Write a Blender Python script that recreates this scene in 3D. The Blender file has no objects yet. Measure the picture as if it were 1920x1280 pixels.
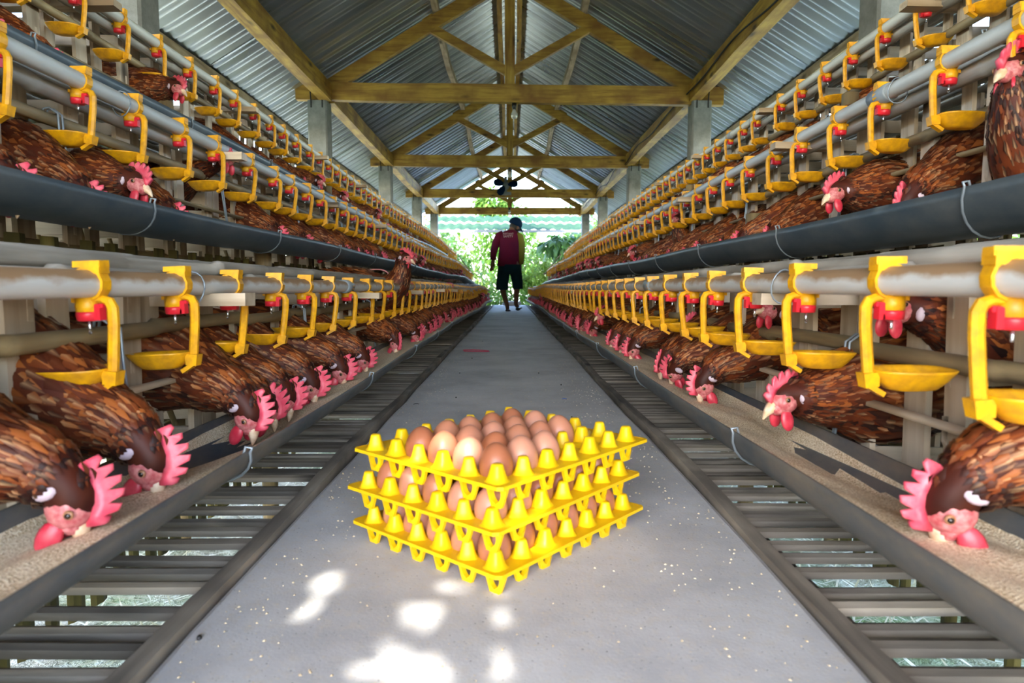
import bpy, math, random
from mathutils import Vector, Matrix, Euler, Quaternion
R = math.radians
PI = math.pi
rnd = random.Random(7)
sc = bpy.context.scene
col = sc.collection

# ------------------------------------------------------------------ camera, world, sun, exposure
CAM_H = 0.38
F = 1225.0
PITCH = math.atan(100.0 / F)
YAW = math.atan(4.0 / F)
cd = bpy.data.cameras.new('camera')
cam = bpy.data.objects.new('camera', cd)
col.objects.link(cam)
cam.location = (0, 0, CAM_H)
cam.rotation_euler = (PI / 2 - PITCH, 0, -YAW)
cd.sensor_width = 36
cd.lens = F / 1920 * 36
cd.clip_start = 0.02
cd.clip_end = 400
cd.dof.use_dof = True
cd.dof.focus_distance = 1.9
cd.dof.aperture_fstop = 7.0
sc.camera = cam

SUN = Vector((0.20, 0.85, -0.75)).normalized()      # direction the light travels
w = bpy.data.worlds.new('world')
sc.world = w
w.use_nodes = True
nt = w.node_tree
nt.nodes.clear()
sky = nt.nodes.new('ShaderNodeTexSky')
sky.sky_type = 'NISHITA'
sky.sun_disc = False
sky.sun_elevation = R(40)
sky.sun_rotation = math.atan2(-SUN.x, -SUN.y)
sky.air_density = 1.0
sky.dust_density = 1.2
sky.ozone_density = 1.0
bg = nt.nodes.new('ShaderNodeBackground')
bg.inputs['Strength'].default_value = 0.75
out = nt.nodes.new('ShaderNodeOutputWorld')
nt.links.new(sky.outputs[0], bg.inputs[0])
nt.links.new(bg.outputs[0], out.inputs[0])

sl = bpy.data.lights.new('sun', 'SUN')
sl.energy = 4.0
sl.angle = R(0.4)
sl.color = (1.0, 0.93, 0.82)
so = bpy.data.objects.new('sun', sl)
col.objects.link(so)
so.location = (-2, -8, 9)
so.rotation_euler = SUN.to_track_quat('-Z', 'Y').to_euler()

vs = sc.view_settings
vs.view_transform = 'Standard'
vs.look = 'None'
vs.gamma = 1.0
vs.use_curve_mapping = False
vs.exposure = 1.68
sc.cycles.use_denoising = True
sc.cycles.max_bounces = 8
sc.cycles.diffuse_bounces = 5
sc.cycles.glossy_bounces = 3
sc.cycles.transmission_bounces = 4
sc.cycles.sample_clamp_indirect = 6.0
sc.cycles.caustics_reflective = False
sc.cycles.caustics_refractive = False

CR = cam.rotation_euler.to_matrix()
def ray(px, py):
    return CR @ Vector(((px - 960) / F, (640 - py) / F, -1.0))
def on_z(px, py, z=0.0):
    d = ray(px, py); t = (z - CAM_H) / d.z
    return Vector((0, 0, CAM_H)) + d * t
def on_x(px, py, x):
    d = ray(px, py); t = x / d.x
    return Vector((0, 0, CAM_H)) + d * t
def on_y(px, py, y):
    d = ray(px, py); t = y / d.y
    return Vector((0, 0, CAM_H)) + d * t

# ------------------------------------------------------------------ materials
class NT:
    def __init__(s, name):
        s.m = bpy.data.materials.new(name); s.m.use_nodes = True
        s.t = s.m.node_tree; s.b = s.t.nodes['Principled BSDF']
    def n(s, typ, **kw):
        nd = s.t.nodes.new('ShaderNode' + typ)
        for k, v in kw.items():
            if k.startswith('i_'):
                nd.inputs[k[2:].replace('_', ' ')].default_value = v
            else: setattr(nd, k, v)
        return nd
    def l(s, a, b): s.t.links.new(a, b)
    def noise(s, scale, detail=3, vec=None, rough=0.55):
        nd = s.n('TexNoise'); nd.inputs['Scale'].default_value = scale
        nd.inputs['Detail'].default_value = detail; nd.inputs['Roughness'].default_value = rough
        if vec: s.l(vec, nd.inputs['Vector'])
        return nd.outputs['Fac']
    def ramp(s, fac, stops):
        nd = s.n('ValToRGB'); e = nd.color_ramp.elements
        while len(e) < len(stops): e.new(0.5)
        for i, (p, c) in enumerate(stops):
            e[i].position = p; e[i].color = (c[0], c[1], c[2], 1) if len(c) == 3 else c
        s.l(fac, nd.inputs[0]); return nd.outputs[0]
    def mix(s, fac, a, b, mode='MIX'):
        nd = s.n('Mix', data_type='RGBA', blend_type=mode)
        for sock, v in ((nd.inputs[0], fac), (nd.inputs[6], a), (nd.inputs[7], b)):
            if hasattr(v, 'links'): s.l(v, sock)
            elif isinstance(v, (int, float)): sock.default_value = v
            else: sock.default_value = (v[0], v[1], v[2], 1)
        return nd.outputs[2]
    def math(s, op, a, b=None):
        nd = s.n('Math', operation=op)
        for sock, v in ((nd.inputs[0], a), (nd.inputs[1], b)):
            if v is None: continue
            if hasattr(v, 'links'): s.l(v, sock)
            else: sock.default_value = v
        return nd.outputs[0]
    def vec(s, scale=(1, 1, 1), rnd_off=True, coord='Object'):
        tc = s.n('TexCoord'); mp = s.n('Mapping')
        mp.inputs['Scale'].default_value = scale
        s.l(tc.outputs[coord], mp.inputs['Vector'])
        if not rnd_off: return mp.outputs[0]
        oi = s.n('ObjectInfo'); ml = s.math('MULTIPLY', oi.outputs['Random'], 37.0)
        ad = s.n('VectorMath', operation='ADD')
        s.l(mp.outputs[0], ad.inputs[0]); s.l(ml, ad.inputs[1]); return ad.outputs[0]
    def bump(s, h, strength=0.3, dist=0.01):
        nd = s.n('Bump'); nd.inputs['Strength'].default_value = strength
        nd.inputs['Distance'].default_value = dist
        s.l(h, nd.inputs['Height']); s.l(nd.outputs[0], s.b.inputs['Normal'])
    def col(s, c):
        if hasattr(c, 'links'): s.l(c, s.b.inputs['Base Color'])
        else: s.b.inputs['Base Color'].default_value = (c[0], c[1], c[2], 1)
    def set(s, **kw):
        for k, v in kw.items():
            s.b.inputs[k.replace('_', ' ')].default_value = v
        return s

def wood(name, axis, c1, c2, c3, rough=0.7, knots=False, vary=0.5):
    m = NT(name)
    s = [14, 14, 14]; s[axis] = 1.2
    v = m.vec(tuple(s))
    a = m.noise(2.2, 5, v); 
    c = m.ramp(a, [(0.3, c1), (0.52, c2), (0.75, c3)])
    v2 = m.vec((3, 3, 3)); b = m.noise(1.4, 3, v2)
    c = m.mix(m.ramp(b, [(0.42, (0, 0, 0)), (0.7, (1, 1, 1))]), c, c1)
    if knots:
        sk = [9, 9, 9]; sk[axis] = 3.2
        vo = m.n('TexVoronoi'); m.l(m.vec(tuple(sk)), vo.inputs['Vector']); vo.inputs['Scale'].default_value = 1.0
        c = m.mix(m.ramp(vo.outputs['Distance'], [(0.06, (1, 1, 1)), (0.22, (0, 0, 0))]), c, [x * 0.25 for x in c1])
    oi = m.n('ObjectInfo')
    c = m.mix(vary, c, m.ramp(oi.outputs['Random'], [(0, (0.62, 0.60, 0.57)), (1, (1, 1, 1))]), 'MULTIPLY')
    m.col(c); m.set(Roughness=rough); m.bump(a, 0.35, 0.004)
    return m.m
M = {}
M['beam'] = [wood('roof_timber_%d' % i, i, (0.24, 0.11, 0.02), (0.50, 0.30, 0.045), (0.62, 0.41, 0.075), 0.6, True, 0.3) for i in range(3)]
M['slat'] = [wood('slat_wood_%d' % i, i, (0.34, 0.25, 0.16), (0.64, 0.52, 0.38), (0.78, 0.67, 0.52), 0.75, True, 0.55) for i in range(3)]
M['bamboo'] = [wood('bamboo_%d' % i, i, (0.12, 0.085, 0.045), (0.30, 0.22, 0.11), (0.45, 0.35, 0.18), 0.55, False, 0.4) for i in range(3)]
M['backslat'] = [wood('green_bamboo_%d' % i, i, (0.05, 0.042, 0.012), (0.15, 0.13, 0.035), (0.27, 0.22, 0.07), 0.6, False, 0.6) for i in range(3)]
M['grate'] = [wood('grate_wood_%d' % i, i, (0.11, 0.095, 0.08), (0.29, 0.25, 0.205), (0.46, 0.40, 0.33), 0.8, True, 0.6) for i in range(3)]
M['greybamboo'] = [wood('grey_bamboo_%d' % i, i, (0.24, 0.22, 0.19), (0.46, 0.43, 0.38), (0.62, 0.58, 0.52), 0.8, False, 0.5) for i in range(3)]

def simple(name, c, rough=0.5, metal=0.0, var=None, scale=20, bump=0, c2=None, spec=0.5, **kw):
    m = NT(name)
    if c2 is not None:
        a = m.noise(scale, 4, m.vec())
        m.col(m.ramp(a, [(0.38, c), (0.68, c2)]))
        if bump: m.bump(a, bump, 0.004)
    else: m.col(c)
    m.set(Roughness=rough, Metallic=metal, **kw)
    m.b.inputs['Specular IOR Level'].default_value = spec
    return m.m
M['yellow'] = simple('yellow_plastic', (0.80, 0.385, 0.004), 0.42, c2=(0.55, 0.25, 0.012), scale=60, spec=0.4)
M['yellow_dusty'] = simple('dusty_yellow_plastic', (0.78, 0.42, 0.03), 0.5, c2=(0.5, 0.3, 0.12), scale=70)
M['tray'] = simple('yellow_tray_plastic', (0.80, 0.50, 0.003), 0.42, spec=0.35, c2=(0.74, 0.45, 0.004), scale=14)
M['red'] = simple('red_plastic', (0.70, 0.02, 0.035), 0.35)
M['steel'] = simple('steel', (0.7, 0.72, 0.75), 0.25, 0.9)
M['wire'] = simple('galvanised_wire', (0.26, 0.30, 0.34), 0.45, 0.5)
M['rubber'] = simple('black_cable', (0.02, 0.02, 0.022), 0.6)
M['water'] = simple('water_drop', (0.9, 0.95, 1.0), 0.03, Transmission_Weight=1.0, IOR=1.33)
M['sand'] = None

# concrete floor
m = NT('concrete_floor')
v = m.vec((1, 1, 1), False)
a = m.noise(3.0, 6, v, 0.65); b = m.noise(60, 3, v); c_ = m.noise(240, 2, v)
c = m.ramp(a, [(0.3, (0.36, 0.365, 0.385)), (0.55, (0.54, 0.545, 0.56)), (0.78, (0.66, 0.65, 0.64))])
c = m.mix(m.ramp(b, [(0.5, (0, 0, 0)), (0.75, (0.6, 0.6, 0.6))]), c, (0.52, 0.48, 0.42))
c = m.mix(m.ramp(c_, [(0.66, (0, 0, 0)), (0.72, (1, 1, 1))]), c, (0.62, 0.55, 0.43))
c = m.mix(m.ramp(c_, [(0.27, (1, 1, 1)), (0.33, (0, 0, 0))]), c, (0.13, 0.12, 0.12))
m.col(c); m.set(Roughness=0.75)
m.bump(m.math('ADD', m.math('MULTIPLY', a, 1.5), m.math('MULTIPLY', c_, 0.25)), 0.22, 0.006)
M['concrete_floor'] = m.m
# concrete posts
m = NT('concrete_post'); v = m.vec((1, 1, 1))
a = m.noise(5, 6, v, 0.7)
m.col(m.ramp(a, [(0.3, (0.13, 0.14, 0.145)), (0.6, (0.26, 0.28, 0.29)), (0.8, (0.40, 0.42, 0.42))]))
m.set(Roughness=0.85); m.bump(a, 0.5, 0.02); M['concrete'] = m.m
# roof metal
m = NT('corrugated_metal'); v = m.vec((0.25, 1.2, 0.5))
a = m.noise(2, 3, v)
m.col(m.ramp(a, [(0.3, (0.38, 0.41, 0.44)), (0.7, (0.66, 0.70, 0.73))]))
m.set(Metallic=0.92); m.l(m.ramp(a, [(0.2, (0.24, 0.24, 0.24)), (0.8, (0.36, 0.36, 0.36))]), m.b.inputs['Roughness'])
M['metal'] = m.m
m = NT('green_roof_sheet'); a = m.noise(4, 3, m.vec())
m.col(m.ramp(a, [(0.3, (0.022, 0.06, 0.035)), (0.7, (0.045, 0.095, 0.05))])); m.set(Roughness=0.8); m.b.inputs['Specular IOR Level'].default_value = 0.1
M['greenroof'] = m.m
# pipes
def pipe_mat(name, c, c2, dirt, amt):
    m = NT(name); v = m.vec((30, 4, 30), False)
    a = m.noise(1.5, 4, v)
    base = m.ramp(a, [(0.3, c), (0.7, c2)])
    g = m.n('NewGeometry'); sx = m.n('SeparateXYZ'); m.l(g.outputs['Normal'], sx.inputs[0])
    nz = m.math('ADD', sx.outputs['Z'], m.math('MULTIPLY', m.math('SUBTRACT', m.noise(2.2, 5, m.vec((14, 9, 14), False)), 0.5), 1.6))
    f = m.ramp(nz, [(-0.0 if amt > 0.9 else 0.15, (0, 0, 0)), (0.5 if amt > 0.9 else 0.8, (amt, amt, amt))])     # dust and rust settled on the upper side
    m.col(m.mix(f, base, dirt)); m.set(Roughness=0.5); return m.m
M['pipe_low'] = pipe_mat('grimy_white_pipe', (0.52, 0.52, 0.50), (0.64, 0.64, 0.62), (0.33, 0.19, 0.09), 0.95)
M['pipe'] = pipe_mat('grey_white_pipe', (0.42, 0.43, 0.40), (0.55, 0.56, 0.52), (0.30, 0.27, 0.21), 0.55)
M['coupling'] = simple('grey_coupling', (0.22, 0.25, 0.27), 0.45)
# trough
m = NT('slate_trough_plastic'); a = m.noise(9, 6, m.vec((1, 0.5, 1), False), 0.7)
m.col(m.ramp(a, [(0.4, (0.040, 0.062, 0.080)), (0.75, (0.115, 0.125, 0.125))])); m.set(Roughness=0.42)
M['trough'] = m.m
m = NT('dusty_trough_plastic'); a = m.noise(9, 6, m.vec((1, 0.5, 1), False), 0.7)
m.col(m.ramp(a, [(0.35, (0.040, 0.058, 0.075)), (0.68, (0.15, 0.13, 0.105))])); m.set(Roughness=0.5)
M['trough_low'] = m.m
# feed
m = NT('ground_feed'); v = m.vec((1, 1, 1), False)
a = m.noise(400, 2, v); b = m.noise(18, 4, v)
c = m.ramp(a, [(0.35, (0.46, 0.33, 0.18)), (0.5, (0.74, 0.57, 0.36)), (0.66, (0.92, 0.82, 0.62))])
c = m.mix(m.ramp(b, [(0.4, (0, 0, 0)), (0.7, (0.5, 0.5, 0.5))]), c, (0.66, 0.56, 0.42))
m.col(c); m.set(Roughness=0.95); m.bump(a, 0.8, 0.004); M['feed'] = m.m
M['grain'] = simple('feed_grain', (0.72, 0.62, 0.45), 0.8, c2=(0.35, 0.25, 0.14), scale=3)
# ground
m = NT('straw_ground'); v = m.vec((1, 1, 1), False)
a = m.noise(25, 5, v, 0.7); b = m.noise(1.5, 3, v)
c = m.ramp(a, [(0.3, (0.16, 0.15, 0.10)), (0.5, (0.48, 0.46, 0.37)), (0.7, (0.80, 0.78, 0.70))])
c = m.mix(m.ramp(b, [(0.45, (0, 0, 0)), (0.65, (0.7, 0.7, 0.7))]), c, (0.14, 0.27, 0.05))
m.col(c); m.set(Roughness=0.95); m.bump(a, 0.8, 0.05); M['ground'] = m.m
# leaves
def leaf(name, c1, c2, tr=0.35):
    m = NT(name); oi = m.n('Attribute', attribute_name='rnd')
    c = m.ramp(oi.outputs['Fac'], [(0, c1), (1, c2)])
    m.col(c); m.set(Roughness=0.45)
    t = m.n('BsdfTranslucent'); m.l(m.mix(0.4, c, (0.5, 0.8, 0.1)), t.inputs[0])
    mx = m.n('MixShader'); mx.inputs[0].default_value = tr
    m.l(m.b.outputs[0], mx.inputs[1]); m.l(t.outputs[0], mx.inputs[2])
    m.l(mx.outputs[0], m.t.nodes['Material Output'].inputs[0]); return m.m
M['leaf_a'] = leaf('bright_leaf', (0.030, 0.10, 0.015), (0.15, 0.27, 0.045))
M['leaf_b'] = leaf('bluish_leaf', (0.022, 0.08, 0.035), (0.12, 0.24, 0.11))
M['leaf_c'] = leaf('yellow_leaf', (0.07, 0.14, 0.02), (0.30, 0.38, 0.08))
M['straw'] = leaf('straw_blade', (0.42, 0.38, 0.24), (0.78, 0.74, 0.6), 0.2)
M['bark'] = simple('bark', (0.10, 0.07, 0.05), 0.9, c2=(0.26, 0.2, 0.15), scale=8, bump=0.5)
M['fruit'] = simple('papaya_skin', (0.75, 0.42, 0.08), 0.5, c2=(0.45, 0.5, 0.1), scale=5)
# egg
m = NT('brown_eggshell'); oi = m.n('ObjectInfo')
c = m.ramp(oi.outputs['Random'], [(0, (0.30, 0.095, 0.042)), (0.4, (0.40, 0.16, 0.09)), (0.7, (0.48, 0.22, 0.145)), (1, (0.36, 0.115, 0.05))])
sp = m.noise(260, 2, m.vec())
c = m.mix(m.ramp(sp, [(0.68, (0, 0, 0)), (0.74, (0.6, 0.6, 0.6))]), c, (0.36, 0.13, 0.07))
m.col(c); m.set(Roughness=0.4); m.b.inputs['Subsurface Weight'].default_value = 0.12
m.b.inputs['Subsurface Radius'].default_value = (0.01, 0.004, 0.002); M['egg'] = m.m
# hen
m = NT('rust_feathers'); at = m.n('Attribute', attribute_name='fcol'); sp = m.n('SeparateColor'); m.l(at.outputs['Color'], sp.inputs[0])
base = m.ramp(sp.outputs[0], [(0.0, (0.018, 0.006, 0.006)), (0.35, (0.085, 0.018, 0.008)), (0.7, (0.22, 0.050, 0.012)), (1.0, (0.44, 0.135, 0.028))])
oi = m.n('ObjectInfo')
base = m.mix(0.55, base, m.ramp(oi.outputs['Random'], [(0, (0.45, 0.36, 0.36)), (0.5, (0.8, 0.75, 0.7)), (1, (1.0, 1.0, 1.0))]), 'MULTIPLY')
st = m.math('MULTIPLY', m.math('POWER', sp.outputs[1], 2.6), m.math('MULTIPLY', sp.outputs[2], 0.85))
m.col(m.mix(st, base, (0.66, 0.38, 0.19))); m.set(Roughness=0.5); m.b.inputs['Specular IOR Level'].default_value = 0.18
M['feather'] = m.m
M['skin'] = simple('hen_face_skin', (0.42, 0.075, 0.085), 0.55, c2=(0.62, 0.25, 0.24), scale=150)
M['comb'] = simple('pink_comb', (0.64, 0.055, 0.10), 0.45, c2=(0.74, 0.14, 0.18), scale=70)
M['wattle'] = simple('red_wattle', (0.50, 0.02, 0.045), 0.4, c2=(0.60, 0.06, 0.085), scale=70)
M['lobe'] = simple('white_ear_lobe', (0.50, 0.40, 0.46), 0.5)
M['beak'] = simple('horn_beak', (0.62, 0.40, 0.24), 0.4, c2=(0.78, 0.62, 0.45), scale=90)
M['eye'] = simple('hen_eye', (0.02, 0.012, 0.01), 0.12)
M['iris'] = simple('hen_iris', (0.34, 0.16, 0.08), 0.3)
M['shank'] = simple('yellow_shank', (0.26, 0.18, 0.08), 0.6)
# person
M['shirt'] = simple('maroon_jersey', (0.075, 0.005, 0.018), 0.9, c2=(0.055, 0.005, 0.018), scale=6, spec=0.1)
M['sleeve'] = simple('olive_yellow_sleeve', (0.13, 0.12, 0.02), 0.9, spec=0.1)
M['shorts'] = simple('dark_teal_shorts', (0.002, 0.018, 0.028), 0.9, spec=0.1)
M['cap'] = simple('navy_cap', (0.002, 0.014, 0.045), 0.9, spec=0.1)
M['human'] = simple('brown_skin', (0.10, 0.045, 0.028), 0.7)
M['print'] = simple('pale_print', (0.30, 0.22, 0.24), 0.8)
M['hair'] = simple('black_hair', (0.01, 0.01, 0.01), 0.7)
M['bulb'] = simple('frosted_bulb', (0.75, 0.76, 0.76), 0.2, Transmission_Weight=0.35)
M['black'] = simple('black_plastic', (0.015, 0.015, 0.018), 0.4)
M['redstring'] = simple('red_string', (0.40, 0.05, 0.09), 0.8)
M['bluestring'] = simple('blue_string', (0.05, 0.12, 0.35), 0.8)
M['pinkstring'] = simple('pink_string', (0.75, 0.30, 0.33), 0.8)
M['sack'] = simple('white_sack', (0.75, 0.75, 0.72), 0.8)
M['concrete_pad'] = simple('outdoor_concrete', (0.45, 0.44, 0.42), 0.9, c2=(0.6, 0.58, 0.55), scale=4)

# ------------------------------------------------------------------ mesh builder
class MB:
    def __init__(s): s.v = []; s.f = []; s.mi = []; s.sm = []; s.att = {}
    def add(s, vs, fs, mi=0, smooth=False):
        o = len(s.v); s.v.extend([tuple(x) for x in vs])
        for f in fs: s.f.append(tuple(i + o for i in f)); s.mi.append(mi); s.sm.append(smooth)
        return o
    def box(s, c, size, rot=None, mi=0, taper=1.0, jit=0.0):
        hx, hy, hz = [q / 2 for q in size]; vs = []
        for sx, sy, sz in ((-1,-1,-1),(1,-1,-1),(1,1,-1),(-1,1,-1),(-1,-1,1),(1,-1,1),(1,1,1),(-1,1,1)):
            t = taper if sz > 0 else 1.0
            p = Vector((sx*hx*t, sy*hy*t, sz*hz))
            if jit: p += Vector([rnd.uniform(-jit, jit) for _ in range(3)])
            if rot: p = rot @ p
            vs.append(p + Vector(c))
        s.add(vs, [(3,2,1,0),(4,5,6,7),(0,1,5,4),(1,2,6,5),(2,3,7,6),(3,0,4,7)], mi)
    def prism(s, prof, axis, a, b, mi=0, smooth=False, caps=True):
        # prof: 2D points in the plane across axis (for axis=0: y,z; 1: x,z; 2: x,y)
        n = len(prof); vs = []
        for t in (a, b):
            for p, q in prof:
                vs.append({0: (t, p, q), 1: (p, t, q), 2: (p, q, t)}[axis])
        fs = [(i, (i+1) % n, n + (i+1) % n, n + i) for i in range(n)]
        if caps: fs += [tuple(range(n))[::-1], tuple(range(n, 2*n))]
        s.add(vs, fs, mi, smooth)
    def tube(s, path, r, n=8, mi=0, caps=True, smooth=True, flat=None):
        P = [Vector(p) for p in path]; k = len(P)
        rr = r if isinstance(r, (list, tuple)) else [r] * k
        up = None; vs = []
        for i in range(k):
            t = (P[min(i+1, k-1)] - P[max(i-1, 0)])
            if t.length < 1e-9: t = Vector((0, 0, 1))
            t.normalize()
            if up is None:
                up = Vector((0, 0, 1)) if abs(t.z) < 0.9 else Vector((0, 1, 0))
            sd = t.cross(up)
            if sd.length < 1e-6: sd = Vector((1, 0, 0))
            sd.normalize(); up = sd.cross(t).normalized()
            q = rr[i]; qa, qb = q if isinstance(q, tuple) else (q, q)
            for j in range(n):
                a = 2 * PI * j / n + PI / n
                vs.append(P[i] + sd * math.cos(a) * qa + up * math.sin(a) * qb)
        fs = []
        for i in range(k - 1):
            for j in range(n):
                fs.append((i*n + j, i*n + (j+1) % n, (i+1)*n + (j+1) % n, (i+1)*n + j))
        if caps: fs += [tuple(range(n))[::-1], tuple((k-1)*n + j for j in range(n))]
        s.add(vs, fs, mi, smooth)
    def rings(s, rings, mi=0, smooth=True, cap0=True, cap1=True, closed=True):
        n = len(rings[0]); vs = [p for r_ in rings for p in r_]; fs = []
        for i in range(len(rings) - 1):
            for j in range(n if closed else n - 1):
                fs.append((i*n + j, i*n + (j+1) % n, (i+1)*n + (j+1) % n, (i+1)*n + j))
        if cap0: fs.append(tuple(range(n))[::-1])
        if cap1: fs.append(tuple((len(rings)-1)*n + j for j in range(n)))
        s.add(vs, fs, mi, smooth)
    def ell(s, c, r, mi=0, mat=None, nu=10, nv=6, smooth=True):
        rings = []
        for i in range(nv + 1):
            th = PI * (i + 0.02) / (nv + 0.04); ring = []
            for j in range(nu):
                a = 2 * PI * j / nu
                p = Vector((r[0]*math.sin(th)*math.cos(a), r[1]*math.sin(th)*math.sin(a), -r[2]*math.cos(th))) + Vector(c)
                ring.append(mat @ p if mat else p)
            rings.append(ring)
        s.rings(rings, mi, smooth)
    def lathe(s, prof, c=(0, 0, 0), n=12, mi=0, smooth=True, cap0=True, cap1=True):
        rings = [[(c[0] + r*math.cos(2*PI*j/n), c[1] + r*math.sin(2*PI*j/n), c[2] + z) for j in range(n)] for r, z in prof]
        s.rings(rings, mi, smooth, cap0, cap1)
    def mesh(s, name, mats):
        me = bpy.data.meshes.new(name); me.from_pydata(s.v, [], s.f)
        for mm in (mats if isinstance(mats, (list, tuple)) else [mats]): me.materials.append(mm)
        me.polygons.foreach_set('material_index', s.mi)
        me.polygons.foreach_set('use_smooth', s.sm)
        me.update(); return me
    def obj(s, name, mats, parent=None, loc=(0, 0, 0)):
        return link(name, s.mesh(name, mats), parent, loc)
def link(name, me, parent=None, loc=(0, 0, 0), rot=None):
    o = bpy.data.objects.new(name, me); col.objects.link(o)
    o.location = loc
    if rot: o.rotation_euler = rot
    if parent: o.parent = parent
    return o
def empty(name, loc=(0, 0, 0), rot=None):
    o = bpy.data.objects.new(name, None); col.objects.link(o)
    o.location = loc; o.empty_display_size = 0.1
    if rot: o.rotation_euler = rot
    return o
def tag(o, label=None, cat=None, group=None, kind=None):
    if label: o['label'] = label
    if cat: o['category'] = cat
    if group: o['group'] = group
    if kind: o['kind'] = kind
    return o
ONES = ['', 'first', 'second', 'third', 'fourth', 'fifth', 'sixth', 'seventh', 'eighth', 'ninth', 'tenth', 'eleventh', 'twelfth', 'thirteenth',
        'fourteenth', 'fifteenth', 'sixteenth', 'seventeenth', 'eighteenth', 'nineteenth']
TENS = ['', '', 'twent', 'thirt', 'fort', 'fift', 'sixt', 'sevent', 'eight', 'ninet']
def ordinal(n):
    if n < 20: return ONES[n]
    return TENS[n // 10] + ('ieth' if n % 10 == 0 else 'y-' + ONES[n % 10])
SIDE = {-1: 'left', 1: 'right'}
TIER = ['lowest', 'middle', 'top']

# ------------------------------------------------------------------ the ground, the walkway slab and the house shell
Y0, Y1 = -0.6, 14.6          # racks
FLX = 0.355                  # half width of the walkway
mb = MB(); mb.box((0, 30, -0.6), (120, 130, 0.1))
tag(mb.obj('ground', M['ground']), kind='structure')
mb = MB(); n = 70
rows = []
r2 = random.Random(3)
for i in range(n + 1):
    y = -2.5 + (14.75 + 2.5) * i / n
    e1 = FLX + r2.uniform(-0.004, 0.004); e2 = FLX + r2.uniform(-0.004, 0.004)
    rows.append([(-e1, y, -0.25), (-e1, y, -0.004), (-e1 + 0.008, y, 0), (e2 - 0.008, y, 0), (e2, y, -0.004), (e2, y, -0.25)])
mb.rings(rows, smooth=False)
tag(mb.obj('floor', M['concrete_floor']), kind='structure', label='grey concrete walkway slab between the rows of cages')
mb = MB()
for s in (-1, 1):
    for y in (-1.5, 1.5, 4.5, 7.5, 10.5, 13.5): mb.box((s * 0.26, y, -0.42), (0.16, 0.2, 0.36))
o = mb.obj('slab_support', M['concrete'], None); tag(o, kind='structure')

# dark plank kerbs and the slatted gutters along the walkway
for s in (-1, 1):
    kp = empty('slatted_gutter', (s * FLX, Y0, 0))
    tag(kp, 'dark slatted timber grating along the %s edge of the walkway' % SIDE[s], 'grating')
    mb = MB(); rows = []
    for i in range(61):
        y = Y0 + (14.7 - Y0) * i / 60
        j = 0.005 * math.sin(i * 1.7 + s) + r2.uniform(-0.003, 0.003); h = 0.012 + 0.006 * math.sin(i * 0.9)
        x0 = s * (0.002 + j * 0.6 + 0.004); x1 = s * (0.026 + j * 0.6 + 0.004)
        rows.append([(x0, y - Y0, -0.04), (x0, y - Y0, h), (x1, y - Y0, h), (x1, y - Y0, -0.04)])
    mb.rings(rows if s > 0 else [q[::-1] for q in rows], smooth=False)
    mb.obj('kerb_board', M['grate'][1], kp)
    shared = []
    for k in range(5):
        mb = MB(); wd = (0.022, 0.026, 0.032, 0.026, 0.050)[k]; L = 0.44
        prof = [(-wd/2, -0.004), (-wd/2*0.7, 0.004), (0, 0.007), (wd/2*0.7, 0.004), (wd/2, -0.004), (0, -0.007)]
        mb.prism(prof, 0, 0, L); shared.append((mb.mesh('slat', M['grate'][0]), wd, prof))
    y = Y0 + 0.02; cnt = 0; far = MB()
    while y < 14.6:
        k = r2.choice((0, 1, 2, 2, 3, 3, 4)); me, wd, prof = shared[k]
        y += wd / 2
        if y < 4.6:
            sl_ = link('slat', me, kp, (s * 0.03, y - Y0, -0.012 + r2.uniform(-0.004, 0.004)), (0, 0, (PI if s < 0 else 0) + r2.uniform(-0.02, 0.02)))
        else:
            far.prism([(p + y - Y0, q - 0.012) for p, q in prof], 0, *sorted((s * 0.03, s * 0.47)))
        y += wd / 2 + (r2.uniform(0.014, 0.030) if r2.random() < 0.85 else 0.008)
    fo = far.obj('slat', M['grate'][0], kp); fo['kind'] = 'stuff'
    mb = MB()
    for xx in (0.05, 0.42): mb.box((s * xx, (14.6 - Y0) / 2, -0.045), (0.03, 14.6 - Y0, 0.04))
    mb.obj('bearer', M['grate'][1], kp)

# roof geometry
def rz(x): return 3.30 - 0.60 * abs(x)            # underside of the sheets
RY0, RY1 = -1.9, 15.5
EAVE = 2.5
ceil = empty('ceiling', (0, 0, 0)); tag(ceil, kind='structure')
def sheet_mesh(s, width, pitch=0.17, amp=0.015, x0=0.03, x1=EAVE):
    mb = MB(); k = int(round(width / pitch)); pts = []
    for i in range(k):
        for f, h in ((0.0, 0), (0.14, 0.05), (0.24, 0.35), (0.32, 0.05), (0.5, 0.0), (0.58, 0.3), (0.68, 0.9), (0.74, 1.0), (0.82, 0.9), (0.92, 0.3)):
            pts.append(((i + f) * pitch, h * amp * 2 - amp))
    pts.append((width, -amp)); vs = []; th = 0.0012
    for X in (x0, (x0 + x1) / 2, x1):
        for yy, h in pts: vs.append((s * X, yy, -0.60 * X + h))
    n = len(pts); fs = []
    for a in range(2):
        for j in range(n - 1):
            q = (a*n + j, a*n + j + 1, (a+1)*n + j + 1, (a+1)*n + j); fs.append(q if s > 0 else q[::-1])
    mb.add(vs, fs, 0, True); return mb.mesh('roof_sheet', M['metal'])
SW = 0.85
for s in (-1, 1):
    me = sheet_mesh(s, SW + 0.17)
    for i in range(int((RY1 - RY0) / SW)):
        link('roof_sheet', me, ceil, (0, RY0 + i * SW, 3.30 + 0.012 + 0.003 * (i % 2) + r2.uniform(-0.001, 0.001)))
mb = MB()
mb.prism([(-0.2, 3.23), (0, 3.36), (0.2, 3.23), (0.2, 3.237), (0, 3.369), (-0.2, 3.237)], 1, RY0, RY1 + 0.2)
mb.obj('ridge_cap', M['metal'], ceil)

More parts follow.
